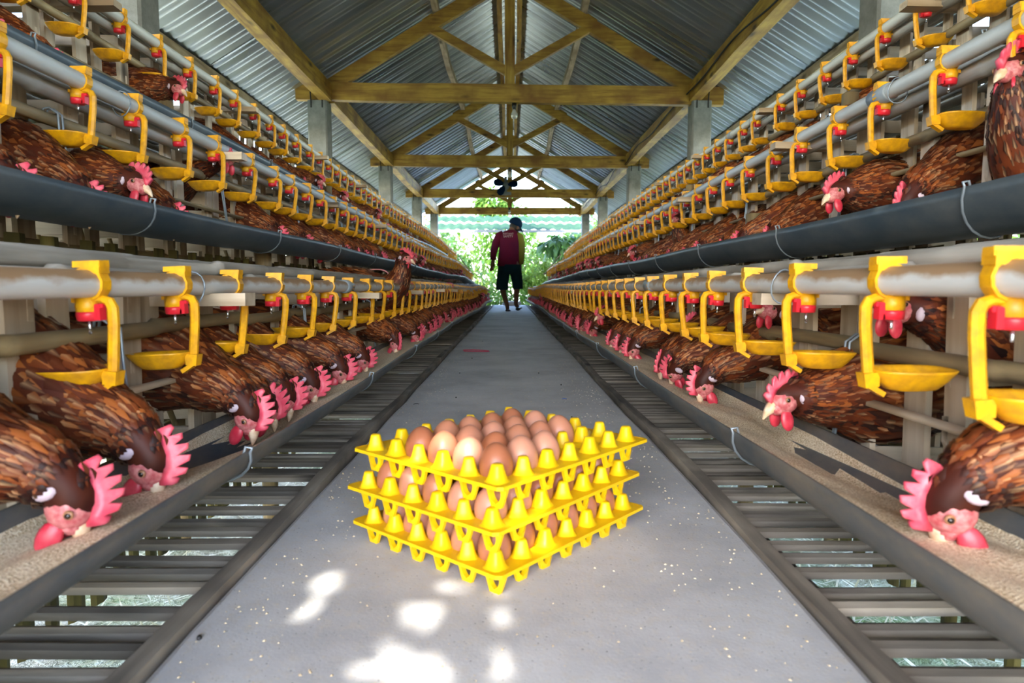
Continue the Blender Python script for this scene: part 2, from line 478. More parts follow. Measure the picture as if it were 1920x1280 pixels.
def wavybeam(x, z, wx, wz, y0, y1, amp=0.0, seed=0, mi=0, n=24):
    rr = random.Random(seed); mb = MB(); rows = []; ph = rr.random() * 6
    for i in range(n + 1):
        y = y0 + (y1 - y0) * i / n
        dx = amp * math.sin(y * 1.3 + ph) + rr.uniform(-1, 1) * amp * 0.3; dz = amp * 0.6 * math.sin(y * 0.9 + ph * 2)
        rows.append([(x + dx - wx/2, y, z + dz - wz/2), (x + dx + wx/2, y, z + dz - wz/2), (x + dx + wx/2, y, z + dz + wz/2), (x + dx - wx/2, y, z + dz + wz/2)])
    mb.rings(rows, smooth=False); return mb
for s in (-1, 1):
    wavybeam(s * 0.66, rz(0.66) - 0.045, 0.055, 0.075, RY0, RY1, 0.022, 5 + s).obj('purlin', M['slat'][1], ceil)
    wavybeam(s * 0.10, rz(0.10) - 0.05, 0.05, 0.09, RY0, RY1, 0.006, 9 + s).obj('ridge_purlin', M['beam'][1], ceil)
    wavybeam(s * 2.2, rz(2.2) - 0.04, 0.05, 0.06, RY0, RY1, 0.01, 19 + s).obj('purlin', M['slat'][1], ceil)
    wavybeam(s * 1.36, rz(1.36) - 0.035, 0.04, 0.05, RY0, RY1, 0.004, 29 + s).obj('purlin', M['slat'][1], ceil) if False else None
POSTY = [0.05, 3.08, 6.05, 9.2, 12.25, 15.0]
for s in (-1, 1):
    pl = empty('wall_plate', (s * 1.65, 0, 2.127))
    tag(pl, 'long yellowish timber plate running along the tops of the %s posts' % SIDE[s], 'beam')
    ys = [RY0] + [y for y in POSTY[1:-1]] + [RY1]
    for i in range(len(ys) - 1):
        a, b = ys[i] + 0.04, ys[i+1] - 0.04
        wavybeam(0, 0.0, 0.10, 0.155, a, b, 0.008, i * 3 + s + 50, n=12).obj('beam_length', M['beam'][1], pl)
    if s > 0:
        path = []; rr = random.Random(5)
        for i in range(90):
            y = 1.0 + i * 0.15; path.append((-0.058, y, -0.01 + 0.045 * math.sin(i * 0.55) * (0.6 + 0.4 * math.sin(i * 0.13))))
        cb = MB(); cb.tube([(p[0] + 1.65 - 0.006, p[1], p[2] + 2.127) for p in path], 0.006, 6)
        tag(cb.obj('electric_cable', M['rubber']), 'thin black electric cable clipped along the right roof plate', 'cable')
names = {0: 'nearest', 1: 'near, above the first posts in the picture', 2: 'first', 3: 'second', 4: 'third', 5: 'last'}
def beam2(mb, a, b, w, t):            # timber in a plane of constant y, from a=(x,z) to b, width w in plane, thickness t in y
    A = Vector((a[0], 0, a[1])); B = Vector((b[0], 0, b[1])); d = (B - A).normalized(); nrm = Vector((-d.z, 0, d.x))
    vs = []
    for P in (A, B):
        for sa, sb in ((-1, -1), (1, -1), (1, 1), (-1, 1)): vs.append(P + nrm * w/2 * sa + Vector((0, t/2 * sb, 0)))
    mb.add(vs, [(0,1,2,3)[::-1], (4,5,6,7), (0,1,5,4), (1,2,6,5), (2,3,7,6), (3,0,4,7)])
LAB = ['timber roof truss over the camera end of the shed', 'timber roof truss above the nearest pair of posts in view',
       'broad yellow timber truss whose tie beam carries a bulb, nearest in view', 'timber roof truss behind the bulb, second tie beam in view',
       'timber roof truss behind the small fan, third tie beam in view', 'dark timber gable truss against the bright sky, farthest of all']
for i, y in enumerate(POSTY):
    t = empty('roof_truss', (0, y, 2.12)); tag(t, LAB[i], 'roof truss')
    tilt = (0.012, -0.008, -0.018, -0.012, -0.006, -0.004)[i]
    mb = MB(); rows = []; rr = random.Random(i)
    for k in range(13):
        x = -1.92 + 3.84 * k / 12; dz = tilt * x * 0.6 + rr.uniform(-0.004, 0.004); h = 0.078
        rows.append([(x, -0.035, dz - h), (x, 0.035, dz - h), (x, 0.035, dz + h), (x, -0.035, dz + h)])
    mb.rings(rows, smooth=False); mb.obj('tie_beam', M['beam'][0], t)
    for s in (-1, 1):
        mb = MB(); beam2(mb, (s * 1.80, rz(1.80) - 0.14 - 2.12), (s * 0.02, rz(0.02) - 0.16 - 2.12), 0.115, 0.055)
        mb.obj('rafter', M['beam'][0], t, (0, 0.045 * s * 0, 0))
        mb = MB(); beam2(mb, (s * 0.03, 0.20 + 0.02 * (i % 2)), (s * 0.70, rz(0.70) - 0.19 - 2.12), 0.075, 0.05)
        mb.obj('strut', M['beam'][0], t)
        mb = MB(); mb.box((s * 0.72, 0.03, rz(0.72) - 0.1 - 2.12), (0.2, 0.03, 0.09), Matrix.Rotation(s * 0.54, 3, 'Y'), taper=0.5)
        mb.obj('cleat', M['beam'][0], t)
    mb = MB(); mb.box((0, -0.005, (rz(0) - 0.08 - 2.12 + 0.078) / 2), (0.09, 0.06, rz(0) - 0.08 - 2.12 - 0.078)); mb.obj('king_post', M['beam'][2], t)
    for s in (-1, 1):
        p = MB(); rows = []
        zb, zt = -0.55, 2.045
        for k in range(7):
            z = zb + (zt - zb) * k / 6; h = 0.086; b_ = 0.012
            rows.append([(-h+b_, -h, z), (h-b_, -h, z), (h, -h+b_, z), (h, h-b_, z), (h-b_, h, z), (-h+b_, h, z), (-h, h-b_, z), (-h, -h+b_, z)])
        p.rings(rows, smooth=False)
        po = p.obj('concrete_post', M['concrete'], None, (s * 1.716, y, 0))
        tag(po, 'square grey concrete post on the %s, %s from the near end' % (SIDE[s], ordinal(i + 1)), 'post')
        q = MB()
        for dx in (-0.05, 0.05): q.tube([(dx, -0.091, 1.98), (dx, -0.093, 2.05), (dx * 1.4, -0.06, 2.24)], 0.006, 5)
        q.obj('rebar_tie', M['rubber'], po)

# unseen plank screen added behind the camera, holes cut to throw the sun patches
WY = -1.75
def back(p):                         # floor or object point -> where its sun ray crosses the added screen
    t = (p.y - WY) / SUN.y
    return (p.x - SUN.x * t, p.z - SUN.z * t)
def blob(px, py, rx, ry, rot=0, n=9, z=0.0, seed=0):
    rr = random.Random(seed + px); out_ = []
    for k in range(n):
        a = 2 * PI * k / n; r_ = rr.uniform(0.75, 1.15); u = rx * math.cos(a) * r_; v_ = ry * math.sin(a) * r_
        out_.append(back(on_z(px + u * math.cos(rot) - v_ * math.sin(rot), py + u * math.sin(rot) + v_ * math.cos(rot), z)))
    return out_
holes = [blob(612, 1094, 42, 24, -0.4), blob(580, 1142, 42, 16, -0.5), blob(792, 1156, 44, 34, 0.2), blob(850, 1100, 48, 16, 0.1),
         blob(770, 1262, 92, 46, 0.05), blob(735, 1222, 36, 30), blob(690, 1262, 50, 26), blob(942, 1222, 24, 11, 0.1), blob(938, 1262, 28, 20, 0.1),
         blob(940, 1158, 24, 26), blob(942, 1118, 24, 10),
         blob(1270, 1330, 30, 20), blob(820, 1330, 120, 24)]
# the bright spots on the trays and eggs
def spot(px, py, y, rx, ry, n=8):
    out_ = []
    for k in range(n):
        a = 2 * PI * k / n; out_.append(back(on_y(px + rx * math.cos(a), py + ry * math.sin(a), y)))
    return out_
holes += [spot(832, 836, 0.905, 44, 42), spot(880, 852, 0.87, 42, 44), spot(780, 872, 0.895, 28, 32), spot(826, 880, 0.86, 26, 30),
          spot(984, 978, 0.80, 50, 32), spot(1008, 1006, 0.83, 34, 44), spot(1008, 925, 0.83, 22, 34)]
wb = tag(empty('added_sun_screen', (0, WY, 0)), kind='structure')
def inside(pt, poly):
    x, y = pt; c = False; j = len(poly) - 1
    for i in range(len(poly)):
        if (poly[i][1] > y) != (poly[j][1] > y) and x < (poly[j][0]-poly[i][0])*(y-poly[i][1])/(poly[j][1]-poly[i][1]) + poly[i][0]: c = not c
        j = i
    return c
zb = 1.5; bw = 0.2; cs = 0.0125
bx = -2.4
while bx < 2.4 - 1e-6:
    mb = MB(); nx = int(round(bw / cs)); x1 = bx + bw
    near = [h for h in holes if max(p[0] for p in h) > bx and min(p[0] for p in h) < x1]
    for i in range(nx):
        xa = bx + i * cs; xm = xa + cs / 2; top = rz(xm) - 0.02; z = zb; start = None
        if not near:
            if i == 0: mb.box(((bx + x1) / 2, 0, (zb + min(rz(bx), rz(x1))) / 2), (bw - 0.0, 0.02, min(rz(bx), rz(x1)) - zb))
            continue
        start = z
        while z < top + 1e-6:
            h = any(inside((xm, z + cs / 2), p) for p in near) or z + cs >= top
            if h:
                if start is not None and z > start: mb.box((xm, 0, (start + z) / 2), (cs, 0.02, z - start))
                start = None
            elif start is None: start = z
            z += cs
    if mb.v: mb.obj('screen_board', M['slat'][2], wb)
    bx += bw

# ------------------------------------------------------------------ cages
PIPE = {(-1, 0): (0.50, 0.385), (-1, 1): (0.845, 0.785), (-1, 2): (1.19, 1.20),
        (1, 0): (0.432, 0.388), (1, 1): (0.845, 0.815), (1, 2): (1.19, 1.20)}
RIM = {(-1, 0): (0.3665, 0.151), (-1, 1): (0.71, 0.550), (-1, 2): (1.055, 0.936),
       (1, 0): (0.357, 0.152), (1, 1): (0.71, 0.538), (1, 2): (1.055, 0.945)}
CF = {(-1, 0): 0.56, (-1, 1): 0.905, (-1, 2): 1.25, (1, 0): 0.55, (1, 1): 0.905, (1, 2): 1.25}      # x of the cage front
TR = 0.077
TD = {(-1, 0): 0.70, (-1, 1): 0.74, (-1, 2): 0.74, (1, 0): 0.85, (1, 1): 0.95, (1, 2): 0.85}     # how deep the half pipes hang
SP = {(-1, 0): 0.205, (1, 0): 0.200, (-1, 1): 0.205, (1, 1): 0.205, (-1, 2): 0.205, (1, 2): 0.205}
def wob(s, t, y):
    f = min(1.0, max(0.0, (y - 2.0) / 7.0))
    return 0.014 * f * math.sin(y * 0.62 + s + t * 2.1), 0.016 * f * math.sin(y * 0.8 + s * 1.7 + t) - (0.02 * max(0, y - 11) if t else 0.006 * max(0, y - 11))
def pole(mb, s, t, x, z, r, y0=Y0, y1=Y1, n=8, jit=0.003, step=0.45, flat=None, seed=1, mi=0):
    rr = random.Random(seed); path = []; rads = []
    k = max(2, int((y1 - y0) / step))
    for i in range(k + 1):
        y = y0 + (y1 - y0) * i / k; dx, dz = wob(s, t, y)
        path.append((s * (x + dx) + rr.uniform(-jit, jit), y, z + dz + rr.uniform(-jit, jit)))
        q = r * (1 + (rr.uniform(-0.06, 0.06) if jit else 0)); rads.append((q, q * flat) if flat else q)
    mb.tube(path, rads, n)
def bamboo(mb, s, t, x, z, r, y0, y1, seed):
    rr = random.Random(seed); y = y0; path = []; rads = []; x_ = x; z_ = z
    while y < y1:
        dx, dz = wob(s, t, y)
        L = rr.uniform(0.22, 0.34)
        for f, k in ((0, 1.10), (0.04, 1.0), (0.5, 0.97), (0.96, 1.0)):
            path.append((s * (x_ + dx), y + L * f, z_ + dz)); rads.append(r * k)
        y += L; x_ = x + rr.uniform(-0.005, 0.005); z_ = z + rr.uniform(-0.004, 0.004)
    mb.tube(path, rads, 8)
PLANKY = {0: [1.10 + 1.1 * k for k in range(13)], 1: [0.86 + 1.09 * k for k in range(13)], 2: [0.84 + 1.08 * k for k in range(13)]}
for t in range(3):
    for s in (-1, 1):
        px, pz = PIPE[s, t]; cf = CF[s, t]; fz = RIM[s, t][1] - 0.085       # cage floor level
        rr = random.Random(100 + t * 2 + s)
        rk = empty('cage_row', (s * cf, Y0, fz))
        tag(rk, 'weathered wooden slat cage row, %s tier on the %s of the walkway' % (TIER[t], SIDE[s]), 'cage')
        def K(mb, name, mats): return mb.obj(name, mats, rk, (-s * cf, -Y0, -fz))
        ur = -0.068 if s < 0 else -0.100; lr = -0.156 if s < 0 else -0.182
        if t: ur = -0.073 if s < 0 else -0.103; lr = -0.17
        mb = MB(); bamboo(mb, s, t, cf, pz + ur, 0.0125, Y0, Y1, 1 + t); K(mb, 'upper_rail', M['bamboo'][1])
        mb = MB(); pole(mb, s, t, cf - 0.004, pz + lr, 0.013, flat=0.45, n=6, jit=0.002, seed=3 + t); o = K(mb, 'lower_rail', M['bamboo' if t else 'slat'][1])
        mb = MB(); bamboo(mb, s, t, px + 0.038, pz - 0.022 if t else pz + 0.004, 0.017, Y0, Y1, 21 + t); K(mb, 'carrier_pole', M['greybamboo'][1])
        depth = 0.36 if t < 2 else 0.30
        # roof poles over the cages
        for k in range(8 if t == 0 else 6):
            mb = MB(); a, b = Y0, Y1
            bamboo(mb, s, t, cf - 0.005 + k * depth / 6.5, pz + 0.022 + 0.004 * (k % 2) + (0.008 if t == 0 else 0.0) + 0.004 * k, 0.0125, a, b, 40 + k)
            K(mb, 'roof_pole', M['greybamboo'][1])
        for k in range(7):
            mb = MB(); pole(mb, s, t, cf + 0.02 + k * depth / 6.6, fz + 0.0 + 0.004 * k, 0.010, n=6, jit=0.003, seed=60 + k); K(mb, 'floor_pole', M['bamboo'][1])
        # partitions
        def slatmesh(axis, w_, th, L, mats, seed):
            q = random.Random(seed); mb = MB()
            pr = [(-w_/2, -th/2), (w_/2, -th/2), (w_/2*0.94, th/2), (-w_/2*0.94, th/2)]
            if axis == 2: prof = [(p[1], p[0]) for p in pr]      # thin in x, wide in y
            else: prof = pr
            if axis == 0: prof = [(p[1], p[0]) for p in pr]      # thin in y, wide in z
            mb.prism(prof, axis, 0, L); return mb
        H = pz - fz - 0.005
        vm = [slatmesh(2, w_, 0.010, H, None, 1).mesh('partition_slat', M['slat'][2]) for w_ in (0.036, 0.044, 0.052)]
        hm = [slatmesh(0, w_, 0.009, depth + 0.02, None, 1).mesh('partition_slat', M['slat'][0]) for w_ in (0.030, 0.038)]
        far = MB(); y = Y0 + 0.08; k = 0
        ph = 0.14 if s < 0 else 0.02
        slots = []
        y = Y0 + ph
        while y < Y1:
            dx, dz = wob(s, t, y); near_ = y < 5.6
            slots.append(y)
            for q, (dd, yo) in enumerate(((0.0, 0.0), (0.020, 0.102), (0.13, 0.045), (0.24, 0.15))):
                if q == 3 and rr.random() < 0.25: continue
                xx = s * (cf + 0.018 + dd + dx); yy = y + yo + rr.uniform(-0.012, 0.012)
                rot = rr.uniform(-0.05, 0.05)
                if near_: link('partition_slat', rr.choice(vm), rk, (xx - s * cf, yy - Y0, 0.0 + dz + 0.002 * q), (rot, 0, rr.uniform(-0.1, 0.1)))
                else: far.box((xx, yy, fz + dz + H / 2), (0.010, 0.044, H))
            for q, zz in enumerate((0.05, 0.13, 0.195, H - 0.022)):
                if rr.random() < 0.12: continue
                if near_:
                    o = link('partition_slat', rr.choice(hm), rk, (0.012 * s, y + 0.012 - Y0, zz + dz + rr.uniform(-0.012, 0.012)), (0, rr.uniform(-0.04, 0.04), PI if s < 0 else 0))
                else: far.box((s * (cf + 0.012 + depth / 2), y + 0.012, fz + dz + zz), (depth, 0.009, 0.034))
            y += SP[s, t]
        o = K(far, 'partition_slat', M['slat'][2]); o['kind'] = 'stuff'
        # back boards of split bamboo
        bz0 = -0.35 if t == 0 else fz - 0.06; bz1 = (RIM[s, 1][1] - 0.10) if t == 0 else (RIM[s, 2][1] - 0.09 if t == 1 else pz + 0.03)
        bxp = cf + depth + 0.035
        bm_ = []
        for w_ in (0.038, 0.048, 0.058):
            mb = MB(); prof = [(-0.006, -w_/2), (0.002, -w_/3), (0.006, 0), (0.002, w_/3), (-0.006, w_/2), (-0.009, 0)]
            mb.prism(prof if s < 0 else [(-p, q) for p, q in prof][::-1], 2, 0, bz1 - bz0, smooth=False); bm_.append((mb.mesh('back_slat', M['backslat'][2]), w_))
        far = MB(); y = Y0 + 0.03
        while y < Y1:
            me, w_ = rr.choice(bm_)
            if y < 7.0: link('back_slat', me, rk, (s * (bxp - cf), y - Y0, bz0 - fz), (rr.uniform(-0.03, 0.03), 0, 0))
            else: far.box((s * bxp, y, (bz0 + bz1) / 2), (0.012, w_, bz1 - bz0))
            y += w_ + rr.choice((0.012, 0.02, 0.026, 0.04) if t < 2 else (0.004, 0.008, 0.012, 0.02))
        o = K(far, 'back_slat', M['backslat'][2]); o['kind'] = 'stuff'
        for zz in (bz0 + 0.1, (bz0 + bz1) / 2, bz1 - 0.04):
            mb = MB(); pole(mb, s, t, bxp + 0.025, zz, 0.014, n=6, seed=90); K(mb, 'back_rail', M['bamboo'][1])
        if t:      # short split-bamboo skirt showing under the trough
            far = MB(); y = Y0 + 0.03; sk = MB(); sk.prism([(-0.004, -0.026), (0.005, 0), (-0.004, 0.026), (-0.008, 0)], 2, 0, 0.17, smooth=False); skm = sk.mesh('skirt_slat', M['backslat'][2])
            while y < Y1:
                if y < 7.0: link('skirt_slat', skm, rk, (s * (-0.012 if t == 1 else 0.03), y - Y0, -0.155), (rr.uniform(-0.05, 0.05), 0, 0))
                else: far.box((s * (cf - 0.012), y, fz - 0.07), (0.01, 0.05, 0.17))
                y += rr.choice((0.066, 0.078, 0.092, 0.11))
            o = K(far, 'skirt_slat', M['backslat'][2]); o['kind'] = 'stuff'
        # cross planks that carry the water pipe
        for k, y in enumerate(PLANKY[t]):
            if y > Y1: break
            dx, dz = wob(s, t, y); mb = MB(); a = cf - 0.115 - rr.uniform(0, 0.03) if not (t == 0 and s < 0) else px - 0.065
            b = cf + depth + 0.03
            mb.box((s * (a + b) / 2, y, pz - 0.026 + dz), (b - a, 0.042, 0.020), Matrix.Rotation(rr.uniform(-0.02, 0.02), 3, 'Y'), jit=0.001)
            K(mb, 'cross_plank', M['slat'][0])
        if t == 0:
            for k in range(8):
                for xx, top in ((cf + 0.30, RIM[s, 1][1] + 0.1), (cf + 0.62, RIM[s, 2][1] + 0.1), (cf + 0.95, 1.25)):
                    mb = MB(); mb.tube([(s * xx, 0.3 + 2.0 * k, -0.56), (s * xx, 0.3 + 2.0 * k, top * 0.5), (s * xx, 0.3 + 2.0 * k, top)], 0.028, 7); K(mb, 'support_post', M['bamboo'][2])
        # ---------------- water pipe
        wp = MB(); r_ = 0.0165; path = []; k = 64
        for i in range(k + 1):
            y = Y0 + (Y1 - Y0) * i / k; dx, dz = wob(s, t, y); path.append((s * (px + dx), y, pz + dz))
        wp.tube(path, r_, 14)
        po = wp.obj('water_pipe', M['pipe_low' if t == 0 else 'pipe'])
        tag(po, ('rust-stained pale water pipe along the %s tier on the %s' if t == 0 else 'greyish white water pipe along the %s tier on the %s') % (TIER[t], SIDE[s]), 'pipe')
        mb = MB()
        for y in ([2.0, 4.9, 7.9, 11.0] if t == 0 else [1.52 if s > 0 else 0.74, 3.6, 6.6, 9.6]):
            dx, dz = wob(s, t, y)
            c_ = MB(); c_.tube([(s*(px+dx), y - 0.035, pz+dz), (s*(px+dx), y - 0.033, pz+dz), (s*(px+dx), y + 0.033, pz+dz), (s*(px+dx), y + 0.035, pz+dz)], [0.017, 0.0205, 0.0205, 0.017], 14)
            c_.obj('coupling', M['coupling'], po)
        # wire ties round the pipe
        for k in range(7):
            y = (1.03 if t == 0 else 1.35) + k * 1.7 + 0.11 * t; dx, dz = wob(s, t, y); c_ = MB()
            c_.tube([(s*(px+dx) + 0.021*math.cos(a_), y + 0.004*math.sin(a_*2), pz+dz - 0.006 + 0.027*math.sin(a_)) for a_ in [2*PI*j/16 for j in range(17)]], 0.0014, 5)
            c_.obj('wire_tie', M['wire'], po)
        # ---------------- feed trough: half of a wide plastic pipe
        rx, rzm = RIM[s, t]; tc = rx + TR
        rows = []; na = 14; ks = 60
        for i in range(ks + 1):
            y = Y0 + (Y1 - Y0) * i / ks; dx, dz = wob(s, t, y + 0.3); ring = []
            sag = 0.003 * math.sin(y * 3.1)
            for j in range(na + 1):
                a_ = PI + PI * j / na; ring.append((s * (tc + dx + TR * math.cos(a_)), y, rzm + dz + sag + TR * TD[s, t] * math.sin(a_)))
            for j in range(na, -1, -1):
                a_ = PI + PI * j / na; q = TR - 0.0035; ring.append((s * (tc + dx + q * math.cos(a_)), y, rzm + dz + sag + q * TD[s, t] * math.sin(a_)))
            rows.append(ring if s > 0 else ring[::-1])
        mb = MB(); mb.rings(rows); mb.sm = [False if len(f) > 4 else True for f in mb.f]
        tr = mb.obj('feed_trough', M['trough_low' if t == 0 else 'trough'])
        tag(tr, 'long dark half-pipe feed trough below the %s tier on the %s' % (TIER[t], SIDE[s]), 'trough')
        for k in range(18 if t < 2 else 10):
            base = {0: 0.90 if s < 0 else 1.02, 1: 1.32 if s < 0 else 1.03, 2: 1.5}[t]
            y = base + k * (0.82 if t == 0 else 0.72); 
            if y > Y1 - 0.3: break
            dx, dz = wob(s, t, y); c_ = MB(); q = TR + 0.003
            path = [(s*(tc+dx - q + 0.012), y, rzm+dz - 0.012), (s*(tc+dx - q + 0.006), y, rzm+dz + 0.008), (s*(tc+dx - q - 0.003), y, rzm+dz + 0.006)]
            path += [(s*(tc+dx + q*math.cos(a_)), y + 0.10*(j/12), rzm+dz + q*TD[s, t]*math.sin(a_)) for j, a_ in enumerate([PI + PI*j/12 for j in range(13)])]
            c_.tube(path, 0.0022, 6); c_.obj('hanger_loop', M['wire'], tr)
            if t < 2:
                c_ = MB(); zt = pz + ur + 0.02
                for yo in (-0.006, 0.006):
                    c_.tube([(s*(cf+0.012), y + yo, zt - 0.03), (s*(cf+0.008), y + yo, zt - 0.002), (s*(cf-0.004), y + yo, zt), (s*(cf-0.020), y + yo, zt - 0.012),
                             (s*(cf-0.022), y + yo, zt - 0.06), (s*(tc + q), y + yo * 0.4, rzm + dz - 0.005)], 0.0022, 6)
                c_.obj('hanger_wire', M['wire'], tr)
        # ---------------- feed lying in the trough
        rr2 = random.Random(7 + t + s); nu = 12; ny = 380 if t == 0 else 120
        ph = [rr2.uniform(0, 6) for _ in range(4)]; grid = []
        for i in range(ny + 1):
            y = Y0 + (Y1 - Y0) * i / ny; dx, dz = wob(s, t, y + 0.3)
            am = 0.5 + 0.5 * math.sin(y * 2.3 + ph[0]) * math.sin(y * 5.1 + ph[1])
            if t == 0: am = min(1.0, am + (0.9 if y > 2 else 0.35)); 
            if t == 0: am -= 0.9 * math.exp(-((y - (1.12 if s < 0 else 1.0)) / 0.22) ** 2)
            for j in range(nu + 1):
                u = -0.97 + 1.94 * j / nu; zin = -math.sqrt(max(0, 1 - u * u)) * (TR - 0.0035) * TD[s, t]
                lv = -0.013 - 0.006 * (1 - am) - (0.024 * (1 - am) + 0.004) * (u + 0.6) + 0.003 * math.sin(y * 31 + u * 5 + ph[2]) + rr2.uniform(-0.0015, 0.0015)
                if lv < zin + 0.001: lv = zin - 0.0012
                grid.append((s * (tc + dx + u * (TR - 0.004)), y, rzm + dz + lv))
        fs = []
        for i in range(ny):
            for j in range(nu):
                q = (i*(nu+1)+j, i*(nu+1)+j+1, (i+1)*(nu+1)+j+1, (i+1)*(nu+1)+j); fs.append(q if s > 0 else q[::-1])
        mb = MB(); mb.add(grid, fs, 0, True)
        tag(mb.obj('ground_feed', M['feed']), 'tan ground feed filling the %s trough on the %s' % (TIER[t], SIDE[s]), 'feed', kind='stuff')

# ------------------------------------------------------------------ cup drinkers on the pipes
def drinker_parts():
    P = {}
    # local frame: pipe axis = y through the origin, +x towards the aisle
    mb = MB()
    mb.box((0.002, 0, 0.0235), (0.034, 0.017, 0.008), jit=0.0006)
    mb.box((0.012, 0, 0.018), (0.012, 0.019, 0.012))
    rings = []
    for k in range(13):
        a = -0.42 * PI + 1.84 * PI * k / 12
        r0, r1 = 0.0172, 0.0205
        rings.append([(r0*math.cos(a), -0.008, r0*math.sin(a)), (r1*math.cos(a), -0.008, r1*math.sin(a)), (r1*math.cos(a), 0.008, r1*math.sin(a)), (r0*math.cos(a), 0.008, r0*math.sin(a))])
    mb.rings(rings, smooth=False)
    mb.lathe([(0.013, -0.034), (0.0135, -0.026), (0.0125, -0.016), (0.010, -0.0145)], (-0.006, 0, 0), 10)
    mb.box((-0.018, 0, -0.019), (0.008, 0.012, 0.006))
    P['saddle_clamp'] = (mb, M['yellow'])
    mb = MB()
    mb.tube([(0.002, 0, -0.0185), (0.014, 0, -0.0185), (0.021, 0, -0.0215), (0.0245, 0, -0.029), (0.0240, 0, -0.05), (0.0205, 0, -0.085), (0.0175, 0, -0.112)],
            [(0.006, 0.0045), (0.006, 0.005), (0.006, 0.0062), (0.0062, 0.0068), (0.0062, 0.0068), (0.0062, 0.0068), (0.0064, 0.0066)], 8, smooth=False)
    mb.box((0.0175, 0, -0.113), (0.016, 0.016, 0.017), Matrix.Rotation(0.12, 3, 'Y'), taper=1.15)
    mb.box((0.010, 0, -0.125), (0.022, 0.012, 0.006), Matrix.Rotation(-0.55, 3, 'Y'))
    P['arm'] = (mb, M['yellow'])
    mb = MB(); nu = 20
    def rr_(sx, sy, z, cx=-0.032):
        o = []
        for j in range(nu):
            a = 2*PI*j/nu; c, s_ = math.cos(a), math.sin(a); e = 0.72
            o.append((cx + sx*math.copysign(abs(c)**e, c), sy*math.copysign(abs(s_)**e, s_), z))
        return o
    mb.rings([rr_(0.016, 0.010, -0.1265), rr_(0.028, 0.017, -0.1245), rr_(0.038, 0.023, -0.116), rr_(0.045, 0.033, -0.1045), rr_(0.0465, 0.0348, -0.1015), rr_(0.0455, 0.0338, -0.101),
              rr_(0.042, 0.0305, -0.105), rr_(0.034, 0.022, -0.117), rr_(0.022, 0.013, -0.1215), rr_(0.008, 0.005, -0.122)])
    P['cup'] = (mb, M['yellow'])
    mb = MB(); mb.lathe([(0.006, -0.0445), (0.0125, -0.0435), (0.0135, -0.036), (0.0132, -0.033)], (-0.006, 0, 0), 10)
    mb.box((0.0075, 0, -0.034), (0.009, 0.012, 0.019)); mb.box((0.0015, 0, -0.0405), (0.012, 0.012, 0.006)); mb.box((0.009, 0, -0.0262), (0.012, 0.009, 0.005))
    P['nipple_body'] = (mb, M['red'])
    mb = MB(); mb.lathe([(0.0012, -0.055), (0.002, -0.053), (0.0018, -0.044)], (-0.006, 0, 0), 6)
    P['nipple_pin'] = (mb, M['steel'])
    mb = MB(); mb.ell((-0.006, 0, -0.0565), (0.0024, 0.0024, 0.0036), nu=7, nv=5)
    P['water_drop'] = (mb, M['water'])
    return P
DP = drinker_parts()
DM = {k: v[0].mesh(k, v[1]) for k, v in DP.items()}
joined = MB(); jm = [M['yellow'], M['red'], M['steel']]
for k, v in DP.items():
    if k == 'water_drop': continue
    mi = {'nipple_body': 1, 'nipple_pin': 2}.get(k, 0)
    joined.add(v[0].v, v[0].f, mi, False)
DJ = joined.mesh('cup_drinker', jm)
# measured places of the near clamps, then even spacing
DY = {(-1, 0): 0.775, (1, 0): 0.555, (-1, 1): 1.10, (1, 1): 1.10, (-1, 2): 1.86, (1, 2): 1.91}
def px2y(s, t, px):        # depth of a clamp seen at picture column px
    return F * PIPE[s, t][0] / abs(px - 956)
MEAS = {(-1, 0): [175, 335, 435, 516, 573, 616, 653, 686, 711],
        (1, 0): [1890, 1664, 1505, 1410, 1342, 1295, 1256, 1224],
        (-1, 1): [20, 175, 268, 352, 413, 475, 521, 551, 581, 606],
        (1, 1): [1895, 1754, 1638, 1560, 1492, 1446, 1398],
        (-1, 2): [75, 175, 252, 316, 371, 417, 452, 486, 515, 538, 562, 587],
        (1, 2): [1800, 1706, 1637, 1580, 1532, 1488, 1452, 1408, 1384]}
first = None; stuffD = {}
for t in range(3):
    for s in (-1, 1):
        ys = [px2y(s, t, p) for p in MEAS[s, t]]
        d = (ys[-1] - ys[0]) / (len(ys) - 1)
        while ys[0] - d > (0.42 if t == 0 else 0.8): ys.insert(0, ys[0] - d)
        while ys[-1] + d < Y1 - 0.1: ys.append(ys[-1] + d)
        far = MB()
        for i, y in enumerate(ys):
            dx, dz = wob(s, t, y); loc = (s * (PIPE[s, t][0] + dx), y, PIPE[s, t][1] + dz)
            rot = (rnd.uniform(-0.03, 0.03), rnd.uniform(-0.05, 0.05), (PI if s > 0 else 0) + rnd.uniform(-0.09, 0.09))
            lab = 'yellow cup drinker on the %s %s water pipe, %s from the near end' % (TIER[t], SIDE[s], ordinal(i + 1))
            grp = 'cup drinkers along the %s pipe on the %s' % (TIER[t], SIDE[s])
            if i < 30:
                o = empty('cup_drinker', loc, rot)
                for k, me in DM.items():
                    if k == 'water_drop' and (i > 14 or rnd.random() < 0.4): continue
                    link(k, me, o)
                tag(o, lab, 'drinker', grp)
            elif i < 50:
                o = link('cup_drinker', DJ, None, loc, rot); tag(o, lab, 'drinker', grp)
            else:
                Mx = Matrix.Translation(loc) @ Euler(rot).to_matrix().to_4x4()
                for v, f, mi in ((joined.v, joined.f, joined.mi),):
                    o_ = len(far.v); far.v.extend([tuple(Mx @ Vector(p)) for p in v]); far.f.extend([tuple(a + o_ for a in q) for q in f]); far.mi.extend(mi); far.sm.extend([False] * len(f))
        if far.v:
            tag(far.obj('cup_drinkers', jm), 'crowded far end of the %s row of yellow cup drinkers on the %s' % (TIER[t], SIDE[s]), 'drinkers', kind='stuff')

